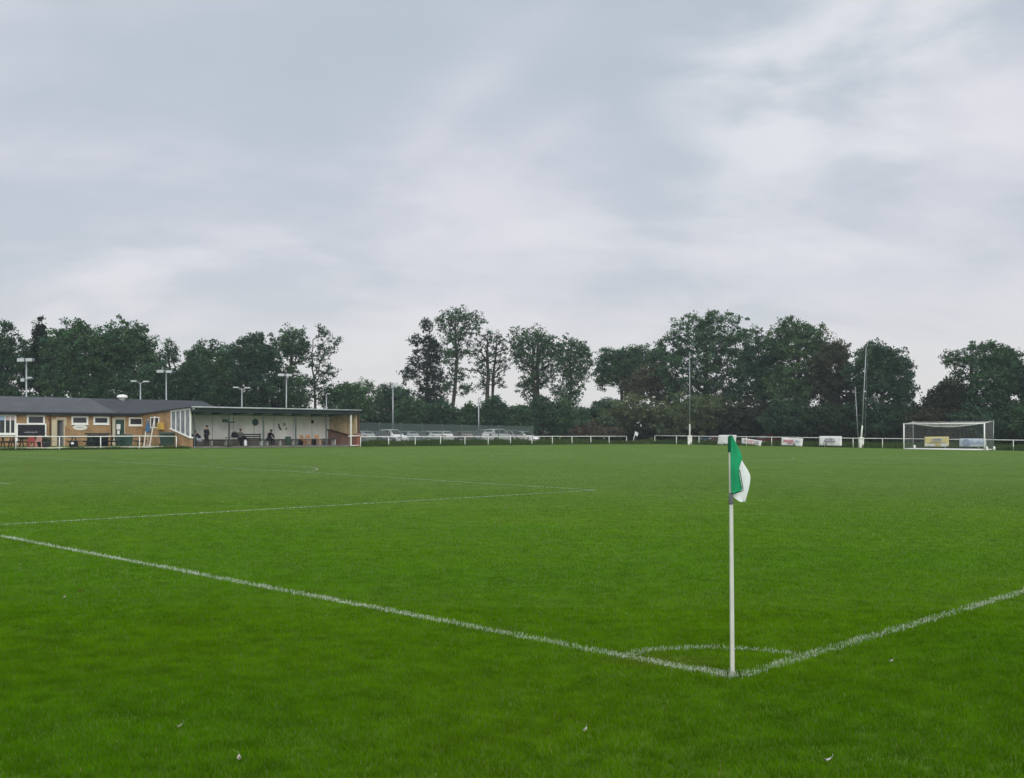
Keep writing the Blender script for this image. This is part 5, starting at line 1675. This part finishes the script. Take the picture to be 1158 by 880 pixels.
tree('shrub', 'rounded shrub beyond the right end of the stand', 'shrub', 392, YL + 16, [(392, 446, 16, 14), (380, 456, 18, 16), (402, 456, 14, 20)], 260, 38, A, 11, r0=.12, group=g1, leafname='foliage', wood='stems')
tree('broadleaf_tree', 'thin pale topped young tree right of the stand', 'tree', 414, YL + 20, [(412, 436, 11, 9), (418, 448, 14, 12), (410, 462, 18, 16)], 260, 16, Cc, 12, rcl=.42, size=.18, r0=.14, group=g2)
tree('shrub', 'dense shrub behind the lone twin floodlight', 'shrub', 440, YL + 24, [(436, 450, 14, 14), (452, 452, 16, 18), (440, 466, 28, 16)], 330, 38, B, 13, r0=.12, group=g2, leafname='foliage', wood='stems')
# the tall group behind the car park
YC = 142
tree('broadleaf_tree', 'dark cone shaped ivy clad tree left in the tall group behind the car park', 'tree', 484, YC, [(482, 368, 7, 9), (484, 386, 10, 14), (470, 385, 9, 7), (494, 398, 11, 14), (478, 408, 17, 14), (463, 422, 12, 9), (488, 432, 19, 26), (486, 460, 24, 22)], 900, 20, (.028, .05, .032), 14, rcl=.46, size=.2, r0=.3, hollow=.3, group=g2)
tree('broadleaf_tree', 'tallest open crowned tree in the middle of the skyline', 'tree', 513, YC - 2, [(516, 357, 18, 12), (502, 366, 14, 11), (534, 366, 15, 14), (517, 380, 20, 12), (524, 396, 12, 10), (510, 404, 12, 14), (518, 424, 14, 10), (526, 440, 13, 7), (506, 436, 9, 10)], 600, 15, A, 15, rcl=.42, size=.2, r0=.26, top_py=352, trunk_px=515, hollow=.25, group=g2)
tree('broadleaf_tree', 'sparse twin trunked tree with sky between its branches', 'tree', 549, YC, [(553, 382, 17, 11), (541, 394, 10, 13), (567, 392, 13, 13), (553, 404, 15, 13), (541, 416, 12, 12), (571, 412, 11, 11), (557, 424, 13, 10), (546, 436, 12, 10), (566, 432, 9, 8)], 420, 11, B, 16, rcl=.38, size=.19, r0=.2, top_py=376, trunk_px=553, stems=2, hollow=.2, group=g2)
tree('broadleaf_tree', 'wide airy crowned tree right of the twin trunked one', 'tree', 604, YC - 4, [(601, 384, 27, 15), (586, 398, 12, 15), (620, 396, 16, 16), (604, 408, 22, 14), (610, 428, 20, 15), (596, 440, 12, 14)], 900, 14, A, 17, rcl=.42, size=.2, r0=.27, top_py=378, hollow=.3, group=g2, stems=2)
tree('broadleaf_tree', 'round airy crowned tree leaning against its wide neighbour before the skyline dips', 'tree', 643, YC - 6, [(645, 396, 20, 17), (660, 404, 12, 18), (634, 412, 14, 14), (650, 424, 18, 16), (640, 444, 20, 14)], 800, 14, A, 18, rcl=.42, size=.2, r0=.24, top_py=386, hollow=.3, group=g2)
for i, (px, tp, w, lab) in enumerate([(466, 448, 22, 'low dark bush behind the mesh fence under the ivy clad tree'), (500, 452, 22, 'low dark bush behind the mesh fence under the tallest tree'),
                                      (532, 456, 18, 'low dark bush behind the mesh fence between two trunks'), (560, 446, 17, 'pointed green bush right of the thin lamp column'),
                                      (588, 458, 18, 'low bush under the gap of open sky'), (613, 448, 22, 'bush under the wide airy tree'), (640, 452, 22, 'bush at the right end of the mesh fence')]):
    tree('bush', lab, 'bush', px, YC - 12, [(px, tp + 12, w * .62, 12), (px - w * .4, tp + 24, w * .7, 16), (px + w * .4, tp + 24, w * .7, 16)], 270, 32, B if i % 2 else A, 30 + i, r0=.1, group='bushes behind the mesh fence', leafname='foliage', wood='stems')
# right block
tree('broadleaf_tree', 'smaller rounded tree left of the big right hand block', 'tree', 697, 148, [(690, 404, 16, 11), (708, 406, 18, 13), (696, 424, 20, 14), (716, 428, 22, 24), (712, 412, 22, 18), (728, 404, 18, 14), (680, 424, 10, 18), (744, 408, 14, 16)], 820, 40, A, 19, r0=.22, hollow=.3, group=g3)
tree('broadleaf_tree', 'reddish brown tree low in front of the big round crown', 'tree', 738, 138, [(736, 428, 20, 16), (722, 438, 18, 16), (752, 440, 20, 18)], 380, 36, BR, 20, r0=.2, group=g3)
tree('broadleaf_tree', 'largest round crowned tree on the right half of the skyline', 'tree', 796, 136, [(786, 374, 30, 22), (812, 374, 34, 23), (756, 392, 18, 15), (838, 392, 26, 22), (790, 404, 44, 22), (822, 425, 36, 30), (770, 420, 30, 26), (772, 446, 26, 22), (806, 448, 30, 20)], 1150, 38, A, 21, r0=.4, hollow=.4, group=g3)
tree('broadleaf_tree', 'dark tree filling in right of the largest round crown', 'tree', 860, 130, [(862, 402, 22, 26), (850, 430, 26, 30), (874, 436, 26, 34)], 620, 38, B, 22, group=g3)
tree('broadleaf_tree', 'tall open topped tree between the two masts', 'tree', 902, 126, [(896, 374, 20, 15), (918, 378, 18, 14), (880, 390, 16, 16), (906, 394, 28, 14), (928, 400, 17, 18), (905, 425, 36, 28), (895, 450, 34, 26)], 900, 36, Cc, 23, r0=.3, hollow=.35, group=g3)
tree('broadleaf_tree', 'dark reddish topped tree left of the leaning mast', 'tree', 944, 122, [(947, 398, 15, 14), (940, 420, 22, 26), (952, 446, 26, 32)], 520, 38, (.062, .072, .045), 24, group=g3)
tree('broadleaf_tree', 'broad dark tree behind the leaning mast, left of the sky gap', 'tree', 1000, 117, [(988, 400, 16, 14), (1004, 408, 18, 16), (985, 422, 26, 26), (1016, 428, 20, 26), (1000, 456, 36, 34)], 860, 38, B, 25, group=g3)
tree('broadleaf_tree', 'low rounded dark tree above the far goal', 'tree', 1072, 113, [(1072, 446, 20, 17), (1056, 462, 16, 18), (1088, 460, 24, 24)], 480, 38, (.034, .05, .027), 26, group=g3)
tree('broadleaf_tree', 'thin topped airy tree behind the low rounded one above the goal', 'tree', 1092, 118, [(1104, 394, 14, 9), (1078, 406, 16, 11), (1096, 408, 18, 12), (1114, 420, 18, 18), (1086, 424, 12, 10)], 420, 16, A, 27, rcl=.42, size=.19, r0=.24, top_py=390, hollow=.2, group=g3)
tree('broadleaf_tree', 'mid green round tree at the right edge of the view', 'tree', 1136, 111, [(1130, 406, 22, 19), (1144, 420, 18, 22), (1122, 436, 26, 26), (1150, 452, 30, 34)], 760, 38, A, 28, group=g3)
tree('broadleaf_tree', 'dark tree cut off by the right edge of the view', 'tree', 1186, 108, [(1182, 430, 24, 26), (1200, 420, 26, 30), (1185, 462, 34, 30)], 460, 38, B, 29, group=g3)
# bushes behind the far rail
for i, (px, Y, lob, col, lab) in enumerate([
    (668, 136, [(668, 474, 26, 14), (690, 468, 26, 16)], B, 'dark spreading bush behind the middle rail left of the willow bushes'),
    (718, 132, [(716, 464, 36, 17), (694, 478, 24, 14), (742, 474, 28, 16)], OL, 'olive willow bush behind the corner gap'),
    (786, 128, [(780, 466, 36, 22), (806, 470, 32, 22), (760, 476, 24, 18)], OL, 'large olive willow bush behind the upright mast'),
    (836, 126, [(836, 474, 26, 22), (858, 478, 26, 20)], (.04, .05, .03), 'dark olive bush behind the two left banners'),
    (892, 122, [(890, 476, 30, 20), (912, 480, 24, 18)], B, 'dark bush behind the red scrawled banner'),
    (940, 119, [(936, 478, 28, 20), (960, 480, 24, 18)], (.036, .062, .028), 'green bush behind the purple lettered banner'),
    (1000, 116, [(994, 480, 28, 18), (1018, 480, 22, 20)], B, 'dark bush between the leaning mast and the goal'),
    (1052, 112, [(1046, 480, 24, 18), (1074, 482, 28, 18)], (.05, .054, .03), 'brownish bush behind the left half of the goal'),
    (1108, 110, [(1104, 478, 28, 20), (1136, 478, 28, 22)], B, 'dark bush behind the right end of the goal'),
    (1170, 108, [(1164, 478, 28, 22), (1196, 476, 28, 24)], A, 'bush at the right edge of the view'),
]):
    tree('bush', lab, 'bush', px, Y, lob, 420, 40, col, 50 + i, r0=.12, group=g4, rcl=.6, leafname='foliage', wood='stems', zg=.0, hollow=.35)
for i, (px, Y, lob, lab) in enumerate([(655, 128, [(656, 488, 12, 7), (668, 486, 8, 11)], 'withered brown bramble patch behind the middle rail'), (692, 126, [(692, 489, 14, 5)], 'low brown bramble patch just left of the corner gap')]):
    tree('bramble', lab, 'bramble', px, Y, lob, 90, 26, (.10, .085, .06), 70 + i, trunk=False, rcl=.35, size=.18, leafname='foliage', zg=.2, group='withered brambles behind the middle rail')
# the low growth closing the foot of the tree belt, which nobody could count
q = np.random.RandomState(99)
T = []
for (pa, pb, Y0, Y1, top) in ((-60, 240, 112, 117, 462), (195, 345, 119, 126, 446), (230, 470, 122, 134, 468), (450, 680, 146, 150, 466), (640, 760, 140, 146, 474), (740, 960, 132, 124, 470), (940, 1240, 122, 112, 470)):
    n = int((pb - pa) * 3.4); f = q.rand(n); px = pa + (pb - pa) * f; Y = Y0 + (Y1 - Y0) * f + q.rand(n) * 3
    tp = top + 7 * np.sin(px * .09) + 5 * np.sin(px * .21)
    ztop = EYE + (HY - tp) * Y / F
    T.append(np.stack([(px - CX) * Y / F, Y, .2 + (ztop - .2) * q.rand(n) ** .8], 1))
T = np.concatenate(T)
V, Fc, C = leaves(T, .8, 30, .34, (.03, .048, .026), q)
tag(tri_mesh('undergrowth', V, Fc, C, LEAF), 'dark undergrowth closing the foot of the tree belt', 'undergrowth', kind='stuff')

# ------------------------------------------------------------------ fallen leaves and feathers on the near grass
for px, py, m, lab, rz, sz_ in ((935, 860, (.72, .68, .66), 'pale fallen leaf on the grass at the lower right', .4, .05), (661, 826, (.6, .58, .5), 'small pale curled leaf below the goal line', 1.2, .04),
                                (270, 858, (.55, .53, .42), 'pale curled leaf near the bottom left', 2.0, .05), (202, 822, (.5, .5, .38), 'straw coloured leaf left of the lower middle', .9, .04),
                                (91, 668, (.2, .06, .03), 'dark red brown fallen leaf far left on the grass', .2, .07), (72, 676, (.5, .46, .36), 'cream fallen leaf beside the red brown one', 1.7, .06),
                                (1007, 748, (.6, .58, .52), 'pale fallen leaf right of the corner flag', .6, .05)):
    Y = 8.0
    for _ in range(8):
        X = (px - CX) / F * Y; s, tt = ST(X, Y); Y = F * (EYE - Gf(s, tt) - .03) / (py - HY)
    X = (px - CX) / F * Y
    g = MB(); a = sz_ * .42
    g.add([(-a, 0, .015), (-a * .3, a * .5, .0), (a * .4, a * .45, .004), (a, 0, .02), (a * .4, -a * .4, .012), (-a * .3, -a * .5, .006), (0, 0, -.006)], [(6, 0, 5), (6, 5, 4), (6, 4, 3), (6, 3, 2), (6, 2, 1), (6, 1, 0)])
    g.tube([(a, 0, .02), (a * 1.4, .01, .03)], a * .04, 4)
    o = g.build('fallen_leaf', mat('dead_leaf_%d' % px, tuple(.7 * c_ for c_ in m), .8, .1, .2, 20)); o.location = (X, Y, Gf(s, tt) + .03); o.rotation_euler = (.3, .2, rz)
    tag(o, lab, 'leaf', 'fallen leaves on the near grass')

# ------------------------------------------------------------------ sky and light
SUN_EL, SUN_AZ = RAD(26), RAD(166)          # azimuth from the view axis towards the right
world = bpy.data.worlds.new('World'); scene.world = world; world.use_nodes = True
nt = world.node_tree; n = nt.nodes; l = nt.links
for nd in list(n): n.remove(nd)
out = n.new('ShaderNodeOutputWorld')
sky = n.new('ShaderNodeTexSky'); sky.sky_type = 'NISHITA'; sky.sun_disc = False
sky.sun_elevation = SUN_EL; sky.sun_rotation = SUN_AZ; sky.air_density = 1.2; sky.dust_density = 2.0
b1 = n.new('ShaderNodeBackground'); b1.inputs['Strength'].default_value = .09
l.new(sky.outputs[0], b1.inputs['Color'])
tc = n.new('ShaderNodeTexCoord'); sp = n.new('ShaderNodeSeparateXYZ'); l.new(tc.outputs['Generated'], sp.inputs[0])


def math_(op, a, b=None, clamp=False):
    m = n.new('ShaderNodeMath'); m.operation = op; m.use_clamp = clamp
    for i, v in enumerate((a, b)):
        if v is None: continue
        if isinstance(v, (int, float)): m.inputs[i].default_value = v
        else: l.new(v, m.inputs[i])
    return m.outputs[0]


zc_ = math_('MAXIMUM', sp.outputs[2], .0); den = math_('ADD', zc_, .32)
u_ = math_('DIVIDE', sp.outputs[0], den); v_ = math_('DIVIDE', sp.outputs[1], den)
cb = n.new('ShaderNodeCombineXYZ'); l.new(u_, cb.inputs[0]); l.new(v_, cb.inputs[1])


def cloud(scale, off, det, rough, dist, sx=1.0, sy=1.0, rot=0.0):
    mp = n.new('ShaderNodeMapping'); mp.inputs['Location'].default_value = off; mp.inputs['Scale'].default_value = (sx, sy, 1); mp.inputs['Rotation'].default_value = (0, 0, rot)
    l.new(cb.outputs[0], mp.inputs[0])
    no = n.new('ShaderNodeTexNoise'); no.inputs['Scale'].default_value = scale; no.inputs['Detail'].default_value = det
    no.inputs['Roughness'].default_value = rough; no.inputs['Distortion'].default_value = dist
    l.new(mp.outputs[0], no.inputs['Vector']); return no.outputs['Fac']


def rng(v, a, b, c, d, smoothstep=True):
    m = n.new('ShaderNodeMapRange'); m.interpolation_type = 'SMOOTHSTEP' if smoothstep else 'LINEAR'
    m.inputs['From Min'].default_value = a; m.inputs['From Max'].default_value = b; m.inputs['To Min'].default_value = c; m.inputs['To Max'].default_value = d
    l.new(v, m.inputs['Value']); return m.outputs[0]


def mixc(f, a, b):
    m = n.new('ShaderNodeMix'); m.data_type = 'RGBA'
    for nm, v in (('Factor', f), ('A', a), ('B', b)):
        if isinstance(v, tuple): m.inputs[nm].default_value = (*v, 1)
        elif isinstance(v, (int, float)): m.inputs[nm].default_value = v
        else: l.new(v, m.inputs[nm])
    return m.outputs['Result']


big = cloud(1.15, (3.2, 1.1, 0), 4, .5, .6); mid = cloud(2.4, (7.7, 4.3, 0), 6, .52, .25, .8, 1.15, .3); fine = cloud(6.5, (1.3, 9.2, 0), 8, .6, .3, .75, 1.2, .2)
tone = math_('ADD', math_('MULTIPLY', big, .46), math_('ADD', math_('MULTIPLY', mid, .38), math_('MULTIPLY', fine, .16)))
c1 = mixc(rng(tone, .40, .58, 0, 1), (.495, .53, .598), (.66, .652, .71))
c2 = mixc(rng(mid, .52, .74, 0, .6), c1, (.72, .715, .75))
# thin bright gap low on the right and pale band above the trees
c3 = mixc(rng(sp.outputs[2], .02, .17, .75, 0), c2, (.69, .682, .67))
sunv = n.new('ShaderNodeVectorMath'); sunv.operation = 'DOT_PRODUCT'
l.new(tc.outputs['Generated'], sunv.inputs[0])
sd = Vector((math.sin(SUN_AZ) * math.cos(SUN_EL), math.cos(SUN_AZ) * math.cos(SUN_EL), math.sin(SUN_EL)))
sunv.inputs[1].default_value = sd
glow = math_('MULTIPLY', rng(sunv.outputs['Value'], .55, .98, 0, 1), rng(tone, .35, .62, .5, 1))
c4 = mixc(math_('MULTIPLY', glow, .8), c3, (2.3, 2.26, 2.2))  # unseen bright sky behind the camera, added to light the stand wall
# heavier cloud overhead, a brighter break high on the right
c4 = mixc(math_('MULTIPLY', rng(sp.outputs[2], .16, .34, 0, 1), rng(big, .62, .40, .15, .85)), c4, (.425, .485, .555))
brk = n.new('ShaderNodeVectorMath'); brk.operation = 'DOT_PRODUCT'; l.new(tc.outputs['Generated'], brk.inputs[0]); brk.inputs[1].default_value = Vector((.32, 1, .325)).normalized()
c4 = mixc(math_('MULTIPLY', rng(brk.outputs['Value'], .978, .999, 0, 1), rng(cloud(3.6, (4.4, 2.7, 0), 6, .55, .3, .8, 1.2, .35), .40, .68, 0, .75)), c4, (.76, .755, .79))
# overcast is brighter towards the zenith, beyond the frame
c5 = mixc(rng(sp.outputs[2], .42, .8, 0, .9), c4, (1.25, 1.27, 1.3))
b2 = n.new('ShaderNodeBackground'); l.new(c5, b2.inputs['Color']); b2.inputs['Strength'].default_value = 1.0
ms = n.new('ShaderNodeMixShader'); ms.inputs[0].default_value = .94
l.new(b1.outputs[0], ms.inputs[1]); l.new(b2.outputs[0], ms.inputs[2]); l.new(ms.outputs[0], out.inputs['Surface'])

sl = bpy.data.lights.new('sun', 'SUN'); sl.energy = 1.1; sl.angle = RAD(40); sl.color = (1, .97, .93)
so = bpy.data.objects.new('sun', sl); COL.objects.link(so)
so.rotation_euler = (-sd).to_track_quat('-Z', 'Y').to_euler(); so.location = (20, 20, 60)

# ------------------------------------------------------------------ thin damp air
g = MB(); g.box(-190, 190, -12, 260, -6, 45)
hm = bpy.data.materials.new('haze_air'); hm.use_nodes = True; hn = hm.node_tree
hn.nodes.remove(hn.nodes['Principled BSDF']); pv = hn.nodes.new('ShaderNodeVolumePrincipled')
pv.inputs['Color'].default_value = (.80, .92, 1, 1); pv.inputs['Density'].default_value = .0004; pv.inputs['Anisotropy'].default_value = .2
hn.links.new(pv.outputs[0], hn.nodes['Material Output'].inputs['Volume'])
tag(g.build('haze', hm), 'thin damp haze over the whole ground', 'haze', kind='stuff')

# ------------------------------------------------------------------ camera and view
cam = bpy.data.cameras.new('camera'); co = bpy.data.objects.new('camera', cam); COL.objects.link(co)
cam.sensor_width = 36; cam.lens = F / 1158 * 36; cam.shift_y = (HY - 440) / 1158; cam.clip_end = 3000; cam.clip_start = .1
co.location = (0, 0, EYE); co.rotation_euler = (RAD(90), 0, 0)
scene.camera = co
vs_ = scene.view_settings
vs_.view_transform = 'Standard'; vs_.look = 'None'; vs_.exposure = .2; vs_.gamma = 1; vs_.use_curve_mapping = False
scene.cycles.max_bounces = 6; scene.cycles.diffuse_bounces = 3; scene.cycles.transparent_max_bounces = 8
